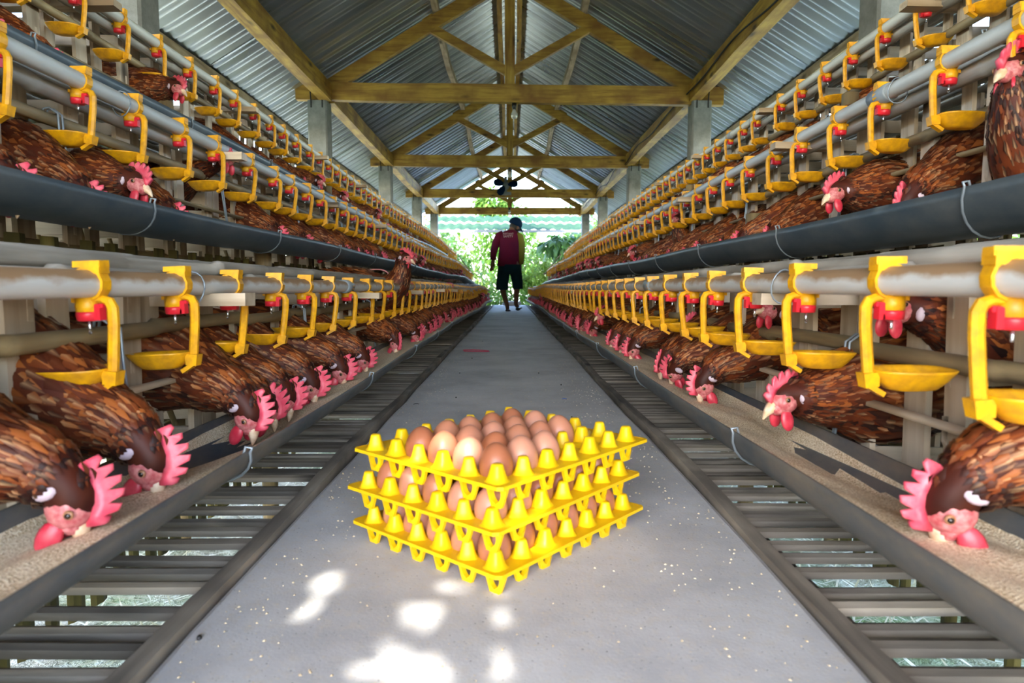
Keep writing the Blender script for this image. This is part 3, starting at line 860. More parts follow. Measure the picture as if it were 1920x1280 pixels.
# ------------------------------------------------------------------ hens
def catmull(pts, sub):
    P = [Vector(p) for p in pts]; out_ = []
    for i in range(len(P) - 1):
        p0 = P[max(0, i-1)]; p1 = P[i]; p2 = P[i+1]; p3 = P[min(len(P)-1, i+2)]
        for k in range(sub):
            t = k / sub; out_.append(0.5 * ((2*p1) + (p2-p0)*t + (2*p0-5*p1+4*p2-p3)*t*t + (3*p1-p0-3*p2+p3)*t**3))
    out_.append(P[-1]); return out_
class VecN(list): pass
def cat5(pts, sub):
    a = catmull([p[:3] for p in pts], sub); b = catmull([(p[3], p[4], 0) for p in pts], sub)
    return [(a[i], max(0.004, b[i][0]), max(0.004, b[i][1])) for i in range(len(a))]
def hen_build(pose, nf, seed):
    rr = random.Random(seed)
    sp = cat5(pose['spine'], 3); n = 14
    hc = Vector(pose['head']); b = Vector(pose['beak']).normalized(); c = Vector(pose['crown']).normalized()
    c = (c - b * c.dot(b)).normalized(); side = c.cross(b).normalized()
    HM = Matrix(((b.x, side.x, c.x, hc.x), (b.y, side.y, c.y, hc.y), (b.z, side.z, c.z, hc.z), (0, 0, 0, 1))) @ Matrix.Scale(1.16, 4)
    fr = []; body = MB()
    for i, (p, rw, rh) in enumerate(sp):
        tn = (sp[min(i+1, len(sp)-1)][0] - sp[max(0, i-1)][0]).normalized()
        sd = Vector((-tn.y, tn.x, 0)) if abs(tn.z) > 0.97 else Vector((0, 0, 1)).cross(tn)
        if sd.y < 0: sd = -sd
        sd = (Vector((0, 1, 0)) * 0.35 + sd.normalized()); sd = (sd - tn * sd.dot(tn)).normalized(); up = tn.cross(sd).normalized()
        if up.z < -0.2 and tn.z > -0.9: up = -up
        fr.append((p, tn, sd, up, rw, rh))
    def ring(p, sd, up, rw, rh): return [p + sd * rw * math.cos(2*PI*j/n) + up * rh * math.sin(2*PI*j/n) for j in range(n)]
    rings = [ring(p, sd, up, rw, rh) for (p, tn, sd, up, rw, rh) in fr]
    # the skull closes the same skin: rings round the head centre towards the beak
    lp, ltn, lsd, lup, lrw, lrh = fr[-1]
    hs = side if side.dot(lsd) > 0 else -side; hu = c if hs is side else c
    if (hs.cross(c)).dot(lsd.cross(lup)) < 0: pass
    for k, (d, rw, rh) in enumerate(((-0.012, 0.0215, 0.0225), (0.0, 0.0205, 0.0225), (0.010, 0.0185, 0.019), (0.020, 0.012, 0.012))):
        ctr = hc + b * d
        # blend orientation so vertices keep matching
        best = None
        ring_ = []
        for j in range(n):
            a = 2*PI*j/n
            dirv = lsd * math.cos(a) + lup * math.sin(a)
            q = side * dirv.dot(side) + c * dirv.dot(c) + b * 0
            # rotate the neck section into the head plane
            rot = ltn.rotation_difference(b); q = rot @ dirv
            ring_.append(ctr + side * q.dot(side) * rw + c * q.dot(c) * rh)
        rings.append(ring_)
    body.rings(rings); nb = len(body.v)
    colr = []
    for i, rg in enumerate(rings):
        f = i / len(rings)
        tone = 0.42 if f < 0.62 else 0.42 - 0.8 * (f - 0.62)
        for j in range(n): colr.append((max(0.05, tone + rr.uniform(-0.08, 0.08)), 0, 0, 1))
    # feathers: overlapping tapered vanes lying backwards over the skin
    fr.append((hc - b * 0.012, b, side, c, 0.0215, 0.0225)); fr.append((hc - b * 0.002, b, side, c, 0.0205, 0.0225)); K = len(fr)
    def feather(base, out_n, back, sd, L, W, lift, tone, streak):
        o = len(body.v)
        up_ = out_n
        d = (back + up_ * lift).normalized()
        pts = [base - up_ * 0.001,
               base + d * L * 0.45 - sd * W + up_ * 0.0012, base + d * L * 0.45 + up_ * 0.0030, base + d * L * 0.45 + sd * W + up_ * 0.0012,
               base + d * L + up_ * (-0.002)]
        body.add(pts, [(0, 2, 1), (0, 3, 2), (1, 2, 4), (2, 3, 4)], 0, True)
        for g, bb in ((0.7, 0.5), (0.2, 0.8), (1.0, 0.9), (0.2, 0.8), (0.8, 1.0)):
            colr.append((tone, g, bb * streak, 1))
    for q in range(nf):
        f = (q + rr.random()) / nf; f = f ** 0.85
        x = 1.0 + f * (K - 2.2); i = int(x); e = x - i
        p, tn, sd, up, rw, rh = fr[i]; p2, _, _, _, rw2, rh2 = fr[min(i+1, K-1)]
        pc = p.lerp(p2, e); w_ = rw + (rw2 - rw) * e; h_ = rh + (rh2 - rh) * e
        a = rr.uniform(0, 2) * PI
        nrm = (sd * math.cos(a) * h_ + up * math.sin(a) * w_).normalized()
        base = pc + sd * w_ * math.cos(a) + up * h_ * math.sin(a)
        tang = tn.cross(nrm).normalized()
        neck = f > 0.66
        L = (0.040 if not neck else 0.032) * rr.uniform(0.8, 1.3); W = (0.0062 if not neck else 0.0036) * rr.uniform(0.8, 1.2)
        base = base + nrm * 0.0022
        if f > 0.88: L *= 0.55
        if f > 0.965 and abs(nrm.dot(side)) > 0.7: continue
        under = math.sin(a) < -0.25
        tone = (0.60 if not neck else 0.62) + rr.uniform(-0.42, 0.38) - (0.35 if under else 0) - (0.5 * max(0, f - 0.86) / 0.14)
        streak = (rr.uniform(0.15, 1.0) if rr.random() < 0.42 else 0.05) * (0.35 if f > 0.9 else 1) * pose.get('pale', 1)
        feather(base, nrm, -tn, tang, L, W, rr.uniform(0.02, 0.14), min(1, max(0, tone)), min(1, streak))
    # tail
    tail = MB(); tcol = []
    tp, ttn, tsd, tup = fr[1][0], fr[1][1], fr[1][2], fr[1][3]
    for k in range(9):
        g = (k - 4) / 4; d = (-ttn + tsd * g * 0.42 + tup * (0.35 - 0.18 * abs(g))).normalized(); L = 0.085 - 0.02 * abs(g)
        b0 = tp + tsd * g * 0.018; w_ = 0.011; sd2 = (tsd + tup * g * 0.5).normalized()
        tail.add([b0 - sd2*w_*0.4, b0 + sd2*w_*0.4, b0 + d*L*0.6 + sd2*w_, b0 + d*L*0.6 + tup*0.002, b0 + d*L*0.6 - sd2*w_, b0 + d*L], [(0, 1, 2, 3), (0, 3, 4), (3, 2, 5), (4, 3, 5)], 0, True)
        for gg in (0.1, 0.1, 0.0, 0.8, 0.0, 0.4): tcol.append((0.28 + 0.15 * rr.random(), gg, 0.5, 1))
    # wings
    wings = []
    for sgn in (-1, 1):
        wg = MB(); wc = []
        i0 = int(K * 0.22); i1 = int(K * 0.55)
        for lay in range(3):
            for k in range(7):
                e = k / 6; i = int(i0 + (i1 - i0) * (0.35 + 0.65 * e)); p, tn, sd, up, rw, rh = fr[i]
                if sd.y * sgn < 0: sd = -sd
                a = (0.55 - 0.33 * lay - 0.05 * e)
                base = p + sd * (rw + 0.004) * math.cos(a) + up * (rh + 0.002) * math.sin(a)
                nrm = (sd * math.cos(a) + up * math.sin(a)).normalized(); bk = (-tn + up * 0.1 * (1 - lay)).normalized(); tg = bk.cross(nrm).normalized()
                L = 0.060 + 0.012 * lay; W = 0.011
                wg.add([base, base + bk*L*0.5 - tg*W, base + bk*L*0.5 + nrm*0.004, base + bk*L*0.5 + tg*W, base + bk*L], [(0, 2, 1), (0, 3, 2), (1, 2, 4), (2, 3, 4)], 0, True)
                tone = 0.5 + rr.uniform(-0.15, 0.25)
                for g, bb in ((0.4, 0.2), (0.1, 0.5), (0.9, 0.6), (0.1, 0.5), (0.6, 0.9)): wc.append((tone, g, bb * 0.9 * pose.get('pale', 1), 1))
        wings.append((wg, wc))
    parts = []
    face = MB(); face.ell((0.005, 0, -0.003), (0.0190, 0.0192, 0.0175), nu=14, nv=8, mat=HM); face.ell((0.016, 0, -0.006), (0.012, 0.013, 0.011), nu=10, nv=6, mat=HM)
    parts.append(('face', face, M['skin']))
    comb = MB(); prof = [(0.026, -0.002), (0.030, 0.006), (0.033, 0.018), (0.029, 0.022), (0.025, 0.018), (0.026, 0.031), (0.021, 0.036), (0.016, 0.025), (0.014, 0.040), (0.008, 0.044), (0.004, 0.029), (0.001, 0.043), (-0.005, 0.046), (-0.008, 0.030), (-0.012, 0.041), (-0.018, 0.043), (-0.019, 0.028), (-0.026, 0.036), (-0.031, 0.034), (-0.030, 0.021), (-0.024, 0.010), (-0.006, 0.017), (0.012, 0.014)]
    fl = pose.get('flop', 0.0) + rr.uniform(-0.15, 0.15); fr_ = [];
    for th in (-1, 0, 1):
        rgs = []
        for (x, z) in prof:
            x *= 0.84; z = 0.012 + (z - 0.012) * 0.72 if z > 0.012 else z
            hgt = max(0, z - 0.014); tt = 0.0042 * (1 if z < 0.02 else 0.55) * th
            rgs.append(HM @ Vector((x, tt + fl * hgt * 1.2 + 4 * fl * hgt * hgt, z + (0.0015 if th == 0 else 0))))
        fr_.append(rgs)
    comb.rings(fr_, closed=True); comb.sm = [True] * len(comb.f)
    parts.append(('comb', comb, M['comb']))
    for sg in (-1, 1):
        wt = MB(); gz = (HM.to_3x3().inverted() @ Vector((0, 0, -1))).normalized(); gz = (gz + Vector((0.0, sg * 0.2, -0.55))).normalized()
        gy = gz.cross(Vector((1, 0, 0.3))).normalized(); gx = gy.cross(gz).normalized(); b0 = Vector((0.013, sg * 0.0105, -0.013)) + gz * 0.011
        WM = HM @ Matrix(((gx.x, gy.x, -gz.x, b0.x), (gx.y, gy.y, -gz.y, b0.y), (gx.z, gy.z, -gz.z, b0.z), (0, 0, 0, 1)))
        wt.ell((0, 0, 0), (0.0095, 0.0042, 0.0145), nu=10, nv=7, mat=WM)
        parts.append(('wattle', wt, M['wattle']))
    for sg in (-1, 1):
        lb = MB(); lb.ell((-0.0135, sg * 0.0175, -0.006), (0.0060, 0.0045, 0.0090), nu=10, nv=6, mat=HM)
        parts.append(('ear_lobe', lb, M['lobe']))
    bk = MB(); bk.rings([[HM @ Vector((x, r_ * math.cos(2*PI*j/8), z + r_ * 0.95 * math.sin(2*PI*j/8))) for j in range(8)] for x, z, r_ in ((0.018, -0.002, 0.0095), (0.026, -0.003, 0.0078), (0.034, -0.006, 0.005), (0.041, -0.011, 0.0012))])
    parts.append(('beak', bk, M['beak']))
    for sg in (-1, 1):
        ey = MB(); ey.ell((0.0085, sg * 0.0186, 0.0035), (0.0040, 0.0022, 0.0040), nu=10, nv=5, mat=HM, mi=0); ey.ell((0.0088, sg * 0.0196, 0.0035), (0.0027, 0.0020, 0.0027), nu=8, nv=5, mat=HM, mi=1)
        parts.append(('eye', ey, [M['iris'], M['eye']]))
    legs = []
    for sg in (-1, 1):
        lg = MB(); lx = 0.0
        lg.tube([(lx - 0.01, sg*0.035, 0.11), (lx - 0.02, sg*0.036, 0.065), (lx, sg*0.037, 0.004)], [0.016, 0.006, 0.005], 6)
        for a in (-0.45, 0, 0.45, PI): lg.tube([(lx, sg*0.037, 0.003), (lx + 0.04*math.cos(a)*(0.5 if a > 2 else 1), sg*0.037 + 0.04*math.sin(a), 0.0)], [0.004, 0.0025], 5)
        legs.append(lg)
    def setc(me, cl):
        at_ = me.color_attributes.new('fcol', 'FLOAT_COLOR', 'POINT')
        at_.data.foreach_set('color', [x for q in cl for x in q])
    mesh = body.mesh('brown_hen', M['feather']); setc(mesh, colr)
    kids = []
    me = tail.mesh('tail', M['feather']); setc(me, tcol); kids.append(('tail', me))
    for wg, wc in wings:
        me = wg.mesh('wing', M['feather']); setc(me, wc); kids.append(('wing', me))
    for nm, p_, mt in parts: kids.append((nm, p_.mesh(nm, mt)))
    for lg in legs: kids.append(('leg', lg.mesh('leg', M['shank'])))
    # one joined mesh for hens too small to show their parts
    jb = MB(); jc = list(colr); jb.v = list(body.v); jb.f = list(body.f); jb.mi = list(body.mi); jb.sm = list(body.sm)
    jb.add(tail.v, tail.f, 0, True); jc += tcol
    for wg, wc in wings: jb.add(wg.v, wg.f, 0, True); jc += wc
    mats = [M['feather']]
    for nm, p_, mt in parts:
        k = len(mats)
        if isinstance(mt, list):
            mats += mt; o_ = len(jb.v); jb.v += p_.v; jb.f += [tuple(a + o_ for a in f) for f in p_.f]; jb.mi += [k + q for q in p_.mi]; jb.sm += p_.sm
        else: mats.append(mt); jb.add(p_.v, p_.f, k, True)
        jc += [(0, 0, 0, 1)] * len(p_.v)
    jm_ = jb.mesh('brown_hen', mats); setc(jm_, jc)
    return mesh, kids, jm_
def body0(z, droop=0.0):
    return [(-0.175, 0, z+0.050, 0.010, 0.018), (-0.145, 0, z+0.038, 0.040, 0.044), (-0.08, 0, z+0.017, 0.068, 0.072), (-0.01, 0, z, 0.079, 0.084), (0.055, 0, z-0.012, 0.073, 0.078)]
POSES = {
 'peck': dict(spine=body0(0.168) + [(0.105, 0, 0.141, 0.056, 0.060), (0.150, 0, 0.122, 0.042, 0.045), (0.184, 0, 0.112, 0.031, 0.033), (0.204, 0, 0.098, 0.0245, 0.026)], head=(0.216, 0, 0.078), beak=(0.34, 0, -0.94), crown=(0.94, 0, 0.34), flop=0.35),
 'peck_turned': dict(spine=body0(0.165) + [(0.105, -0.004, 0.139, 0.056, 0.060), (0.150, -0.012, 0.119, 0.042, 0.045), (0.182, -0.020, 0.110, 0.031, 0.033), (0.200, -0.026, 0.096, 0.0245, 0.026)], head=(0.209, -0.030, 0.076), beak=(0.30, -0.45, -0.85), crown=(0.85, -0.2, 0.4), flop=-0.3, pale=1.2),
 'peck_away': dict(spine=body0(0.165) + [(0.105, 0.004, 0.139, 0.056, 0.060), (0.150, 0.012, 0.119, 0.042, 0.045), (0.182, 0.020, 0.110, 0.031, 0.033), (0.200, 0.026, 0.096, 0.0245, 0.026)], head=(0.209, 0.030, 0.076), beak=(0.45, 0.3, -0.85), crown=(0.85, 0.1, 0.5), flop=0.6, pale=0.8),
 'look': dict(spine=body0(0.160) + [(0.105, 0, 0.155, 0.060, 0.066), (0.142, 0, 0.150, 0.047, 0.050), (0.170, 0, 0.148, 0.036, 0.038), (0.188, 0, 0.148, 0.028, 0.029)], head=(0.205, 0, 0.148), beak=(0.9, 0, -0.42), crown=(0.42, 0, 0.9), flop=0.3, pale=1.1),
 'upright': dict(spine=body0(0.165) + [(0.100, 0, 0.172, 0.062, 0.070), (0.132, 0, 0.205, 0.046, 0.050), (0.148, 0, 0.245, 0.034, 0.036), (0.154, 0, 0.275, 0.027, 0.028)], head=(0.162, 0, 0.298), beak=(0.95, 0, -0.30), crown=(0.30, 0, 0.95), flop=0.2),
 'reach': dict(spine=body0(0.185) + [(0.110, 0, 0.205, 0.054, 0.058), (0.160, 0, 0.235, 0.041, 0.043), (0.200, 0, 0.252, 0.033, 0.034), (0.228, 0, 0.258, 0.027, 0.027)], head=(0.248, 0, 0.262), beak=(0.98, 0, 0.10), crown=(-0.10, 0, 0.98), flop=0.8, pale=0.35),
}
HB = {}
for i, (k, p) in enumerate(POSES.items()): HB[k] = hen_build(p, 1500, 20 + i)
def hen(s, t, y, pose, yaw=0.0, dx=0.0, dz=0.0, sc_=1.0, label=None, group=None, parts=True, roll=0.0):
    mesh, kids, jm_ = HB[pose]; hd = POSES[pose]['head']
    wx, wz = wob(s, t, y)
    if t and pose.startswith('peck'): dz -= 0.030
    hx = RIM[s, t][0] + TR * 0.9 + wx + dx                  # where the head goes
    hz = RIM[s, t][1] + wz + dz
    base_z = hz - 0.060 * sc_
    rot = (roll, 0, (0 if s < 0 else PI) + yaw)
    Rm = Euler(rot).to_matrix(); hv = Rm @ Vector((hd[0] * sc_, hd[1] * sc_, 0))
    loc = (s * hx - hv.x, y - hv.y, base_z)
    o = link('brown_hen', mesh if parts else jm_, None, loc, rot); o.scale = (sc_,) * 3
    if parts:
        for nm, me in kids: link(nm, me, o)
    tag(o, label, 'hen', group); return o
near = {}
def H(s, t, px_, pose, yaw, label, **kw):
    x = RIM[s, t][0] + TR * 0.9 + kw.get('dx', 0)
    y = F * x / abs(px_ - 956)
    near.setdefault((s, t), []).append(y)
    hen(s, t, y, pose, yaw, label=label, **kw)
# left, lowest trough (picture columns of the heads)
H(-1, 0, 118, 'peck', 0.12, 'dark rust hen pecking feed at the near left corner, head lowest in the picture', dz=0.0, sc_=1.08)
H(-1, 0, 272, 'peck', -0.22, 'large brown hen with pale-flecked back, second head in the lower left trough', sc_=1.12)
H(-1, 0, 462, 'peck', -0.30, 'brown hen with red face, head over bare slate trough, third in lower left trough', sc_=1.08)
H(-1, 0, 494, 'peck_away', 0.05, 'brown hen whose pink face sits just behind the third hen in lower left trough')
H(-1, 0, 532, 'peck', 0.10, 'dark grey-brown hen with big comb, fifth in lower left trough', sc_=1.0)
H(-1, 0, 580, 'peck', 0.0, 'brown hen with white ear lobe and spiky pink comb, sixth in lower left trough', sc_=1.05)
H(-1, 0, 637, 'peck', -0.05, 'brown hen with pale striped back, seventh in lower left trough', sc_=1.05)
H(-1, 0, 680, 'peck', 0.10, 'brown hen bent over the feed, eighth in lower left trough')
H(-1, 0, 742, 'peck_turned', -0.25, 'rusty hen with fluffed breast, ninth in lower left trough', sc_=1.05)
H(-1, 0, 762, 'upright', -0.1, 'hen standing tall with head raised between the left drinkers', dx=0.03, dz=0.10, sc_=1.1)
# right, lowest trough
H(1, 0, 1800, 'peck', -0.20, 'dark rust hen at the near right corner with pink comb spread over the feed', sc_=1.12)
H(1, 0, 1478, 'look', 0.25, 'brown hen with open spiky comb looking out over the lower right trough', dz=-0.030, sc_=1.02)
H(1, 0, 1322, 'peck', 0.10, 'pale-flecked brown hen pecking, third head in the lower right trough', sc_=1.05)
H(1, 0, 1268, 'peck_turned', 0.0, 'dark hen with white ear lobe, fourth head in the lower right trough')
H(1, 0, 1246, 'peck_away', 0.1, 'dark hen with head tucked behind the fourth hen of the lower right trough')
H(1, 0, 1188, 'peck', 0.05, 'brown hen with laced feathers, sixth head in the lower right trough', sc_=1.05)
H(1, 0, 1168, 'peck', 0.1, 'brown hen with hanging wattle, seventh head in the lower right trough')
H(1, 0, 1150, 'peck_away', 0.0, 'brown hen with lowered head, eighth head in the lower right trough')
H(1, 0, 1128, 'look', 0.2, 'hen with head lifted clear of the feed and beak open, lower right trough', dz=0.02)
H(1, 0, 1690, 'reach', 0.10, 'dark hen stretching its neck out between two drinkers at the lower right pipe', dx=0.10, dz=0.01, sc_=0.95)
H(1, 0, 1445, 'reach', 0.35, 'hen peering through the slats behind a right drinker cup', dx=0.12, dz=0.0, sc_=0.9)
H(1, 0, 1296, 'look', 0.5, 'grey-brown hen looking back over its neighbours on the lower right', dx=0.09, dz=0.03, sc_=1.0)
# middle tier
H(-1, 1, 268, 'look', -0.20, 'hen with pink face looking out over the middle left trough', dz=-0.035, dx=0.01)
H(-1, 1, 40, 'peck', 0.1, 'nearest hen of the middle left tier, back showing above the trough')
H(-1, 1, 175, 'peck', -0.35, 'brown hen bent low at the middle left trough, only its comb showing', sc_=1.0)
H(-1, 1, 330, 'peck', -0.3, 'striped brown back above the middle left trough, fourth hen')
H(1, 1, 1872, 'upright', 0.35, 'hen holding its head high beside a yellow stub at the upper right', dz=-0.035, dx=0.05, sc_=1.0)
H(1, 1, 1690, 'peck', 0.35, 'rust hen bowing deep into the middle right trough', dx=0.02, sc_=1.12, dz=0.02)
H(1, 1, 1560, 'look', 0.25, 'dark hen with bright red comb watching over the middle right trough', dz=-0.02, sc_=1.05)
H(1, 1, 1440, 'peck', 0.3, 'brown hen with raised tail behind the middle right trough')
H(-1, 2, 350, 'look', -0.25, 'hen with red comb looking out of the top left cages', dz=0.03)
H(-1, 2, 120, 'peck', -0.2, 'nearest brown back in the top left cages')
H(-1, 2, 20, 'peck', 0.0, 'brown hen in the top left corner of the cages')
H(1, 2, 1560, 'peck', 0.3, 'brown hen feeding in the top right cages, nearest of them')
hr = random.Random(77)
last = {(-1, 0): 2.78, (1, 0): 3.05, (-1, 1): 1.72, (1, 1): 1.98, (-1, 2): 2.55, (1, 2): 2.35}
lim = {0: 14.0, 1: 13.2, 2: 9.5}
cnt = 0
for t in range(3):
    for s in (-1, 1):
        y = last[s, t]; i = len(near.get((s, t), []))
        while y < lim[t]:
            gap = hr.uniform(0.145, 0.20) if t == 0 else hr.uniform(0.17, 0.30) if t == 1 else hr.uniform(0.22, 0.45)
            y += gap; i += 1
            pose = hr.choices(['peck', 'peck_turned', 'peck_away', 'look', 'upright', 'reach'], [8, 3, 3, (1.2 if t == 0 else 3), 0.5, 0.4])[0]
            dz = hr.uniform(-0.008, 0.012) + (0.0 if pose.startswith('peck') else (0.02 if t == 0 else -0.01))
            if pose == 'upright': dz = -0.03
            if pose == 'reach': dz = 0.0
            lab = 'brown hen in the %s tier on the %s, %s from the near end' % (TIER[t], SIDE[s], ordinal(i))
            hen(s, t, y, pose, hr.uniform(-0.35, 0.35), hr.uniform(-0.012, 0.02) + (0.08 if pose in ('upright', 'reach') else 0), dz, hr.uniform(0.93, 1.1), lab,
                'hens feeding along the %s tier on the %s' % (TIER[t], SIDE[s]), parts=(y < 4.6)); cnt += 1
print('far hens', cnt)
# hens that stand deeper in the cages, only their backs catching light
k_ = 0
for (s, t, y) in [(-1, 0, 1.25), (1, 0, 1.30)]:
    k_ += 1
    nearword = {0.95: 'nearest', 1.25: 'second', 1.55: 'third', 1.05: 'nearest', 1.30: 'second', 1.35: 'nearest', 1.75: 'second'}.get(y, 'nearest')
    hen(s, t, y, 'peck', (1.2 if s < 0 else -1.2) + 0.3 * math.sin(k_ * 3), 0.30, 0.005, 0.95, 'brown hen standing inside the %s %s cages behind the slats' % (TIER[t], SIDE[s]), None, parts=False)

# ------------------------------------------------------------------ egg trays and eggs
fl_ = on_z(704, 1014.5); fc_ = on_z(933, 1110); fr_ = on_z(1165, 989)
U = (fl_ - fc_); V = (fr_ - fc_)
au = math.atan2(U.y, U.x); av = math.atan2(V.y, V.x)
print('tray', U.length, V.length, math.degrees(au - av), fc_)
ang = (au + av + PI / 2 - PI) / 2 + 0  # mean heading
av_ = (av + au - PI / 2) / 2
TP = (U.length / 5 + V.length / 6) / 2
ev = Vector((math.cos(av_), math.sin(av_), 0)); eu = Vector((math.cos(av_ + PI/2), math.sin(av_ + PI/2), 0))
mid = (fl_ + fr_) / 2; ctr = (eu * 5 * TP + ev * 6 * TP) / 2
ORG = mid - ctr; ORG.z = 0
LAYER = 0.0545; PL = 0.0318    # plate height above the feet
# meshes: local x = v (6 cells), y = u (5 cells), origin at the near corner post
def tray_plate():
    mb = MB(); e = (0.62, 0.42)
    nseg = 16; r = 0.0185
    def cell(cx, cy):
        sq = []; ci = []; lo = []; h = TP / 2
        for k in range(nseg):
            a = 2*PI*k/nseg + PI/nseg*0; c, s_ = math.cos(a), math.sin(a); m_ = max(abs(c), abs(s_))
            sq.append((cx + c/m_*h, cy + s_/m_*h, PL + 0.001)); ci.append((cx + c*r, cy + s_*r, PL + 0.001)); lo.append((cx + c*r*0.90, cy + s_*r*0.90, PL - 0.009))
        o = len(mb.v); mb.v += sq + ci + lo
        for k in range(nseg):
            k2 = (k + 1) % nseg
            mb.f += [(o+k, o+k2, o+nseg+k2, o+nseg+k), (o+nseg+k, o+nseg+k2, o+2*nseg+k2, o+2*nseg+k)]; mb.mi += [0, 0]; mb.sm += [False, True]
    for i in range(6):
        for j in range(5): cell((i + 0.5) * TP, (j + 0.5) * TP)
    X0, X1, Ya, Yb = 0, 6*TP, 0, 5*TP
    ex0, ex1, ey0, ey1 = -0.45*TP, 6*TP + 0.55*TP, -0.52*TP, 5*TP + 0.55*TP
    z = PL + 0.001; th = 0.0035; c = 0.006
    # flange: wavy skirt plate round the cells
    outer = [(ex0 + c, ey0), (ex1 - c, ey0), (ex1, ey0 + c), (ex1, ey1 - c), (ex1 - c, ey1), (ex0 + c, ey1), (ex0, ey1 - c), (ex0, ey0 + c)]
    quads = [((X0, Ya), (X1, Ya), outer[1], outer[0]), ((X1, Ya), (X1, Yb), outer[3], outer[2]), ((X1, Yb), (X0, Yb), outer[5], outer[4]), ((X0, Yb), (X0, Ya), outer[7], outer[6])]
    for q in quads:
        mb.add([(p[0], p[1], z) for p in q], [(0, 3, 2, 1)])
    for q in (((X1, Ya), outer[2], outer[1]), ((X1, Yb), outer[4], outer[3]), ((X0, Yb), outer[6], outer[5]), ((X0, Ya), outer[0], outer[7])):
        mb.add([(p[0], p[1], z) for p in q], [(0, 2, 1)])
    n = len(outer); mb.add([(p[0], p[1], z + 0.0012) for p in outer] + [(p[0], p[1], z - th) for p in outer] + [(p[0] + (0.003 if p[0] < 0 else -0.003 if p[0] > X1 else 0), p[1] + (0.003 if p[1] < 0 else -0.003 if p[1] > Yb else 0), z - th) for p in outer]
                           + [(p[0] + (0.003 if p[0] < 0 else -0.003 if p[0] > X1 else 0), p[1] + (0.003 if p[1] < 0 else -0.003 if p[1] > Yb else 0), z + 0.0012) for p in outer],
                           [(i, (i+1) % n, n + (i+1) % n, n + i) for i in range(n)] + [(n + i, n + (i+1) % n, 2*n + (i+1) % n, 2*n + i) for i in range(n)] + [(3*n + i, 3*n + (i+1) % n, (i+1) % n, i) for i in range(n)])
    return mb.mesh('tray_plate', M['tray'])
def tray_cone():
    mb = MB(); rows = []
    for z, r_, e in ((0.0, 0.0160, 0.6), (0.003, 0.0122, 0.6), (0.010, 0.0098, 0.6), (0.0205, 0.0072, 0.65), (0.0222, 0.0066, 0.7), (0.0232, 0.0050, 0.8)):
        rows.append([(r_*math.copysign(abs(math.cos(2*PI*j/12))**e, math.cos(2*PI*j/12)), r_*math.copysign(abs(math.sin(2*PI*j/12))**e, math.sin(2*PI*j/12)), PL + z) for j in range(12)])
    mb.rings(rows, smooth=True, cap0=False); return mb.mesh('cone', M['tray'])
def tray_foot():
    # a flat V with a pointed oval opening, standing in the local x-z plane
    mb = MB(); top = PL; N = 12; th = 0.0034
    def outw(f): return 0.0082 + 0.0118 * f ** 0.85
    def hole(f):
        if f < 0.16 or f > 0.995: return 0.0
        g = (f - 0.16) / 0.84; return 0.0090 * math.sin(PI * g ** 0.9) ** 0.7
    for sg in (-1, 1):
        rows = []
        for k in range(N + 1):
            f = k / N; z = top * f; xo = outw(f); xi = min(hole(f), xo - 0.003); bow = 0.004 * math.sin(PI * f)
            if f <= 0.16: xi = 0.0
            rows.append([(sg*xi, -th - bow*0.2, z), (sg*xo, -th + 0.001, z), (sg*xo, th - 0.001, z), (sg*xi, th, z)])
        mb.rings(rows, smooth=False)
    mb.box((0, 0, 0.0022), (0.0164, 0.0062, 0.0044))
    for sg in ():       # short webs behind the V that carry it into the plate
        mb.rings([[(-0.004, sg*(0.0045 + w_), z), (0.004, sg*(0.0045 + w_), z), (0.004, sg*(0.007 + w_), z), (-0.004, sg*(0.007 + w_), z)] for z, w_ in ((0.0, -0.001), (top*0.5, 0.003), (top, 0.009))], smooth=False)
    return mb.mesh('foot', M['tray'])
tp_, tc_, tf_ = tray_plate(), tray_cone(), tray_foot()
def egg_mesh():
    mb = MB(); rows = []; n = 20
    for i in range(15):
        th = PI * (i + 0.04) / 14.08; z = -math.cos(th); r_ = 0.0222 * math.sin(th) * (1 - 0.10 * z)
        rows.append([(r_*math.cos(2*PI*j/n), r_*math.sin(2*PI*j/n), 0.0285 * z) for j in range(n)])
    mb.rings(rows); return mb.mesh('egg', M['egg'])
em = egg_mesh()
er = random.Random(11)
ROWN = ['nearest', 'second', 'third', 'fourth', 'fifth', 'farthest']
tl = ['bottom yellow plastic egg tray of the stack, standing on the concrete', 'middle yellow plastic egg tray of the stack', 'top yellow plastic egg tray, holding eighteen eggs with some cells empty']
top_eggs = {(i, j) for j in (0, 1, 2) for i in (0, 1, 2, 3)} | {(i, j) for j in (3, 4) for i in (1, 2, 3)}
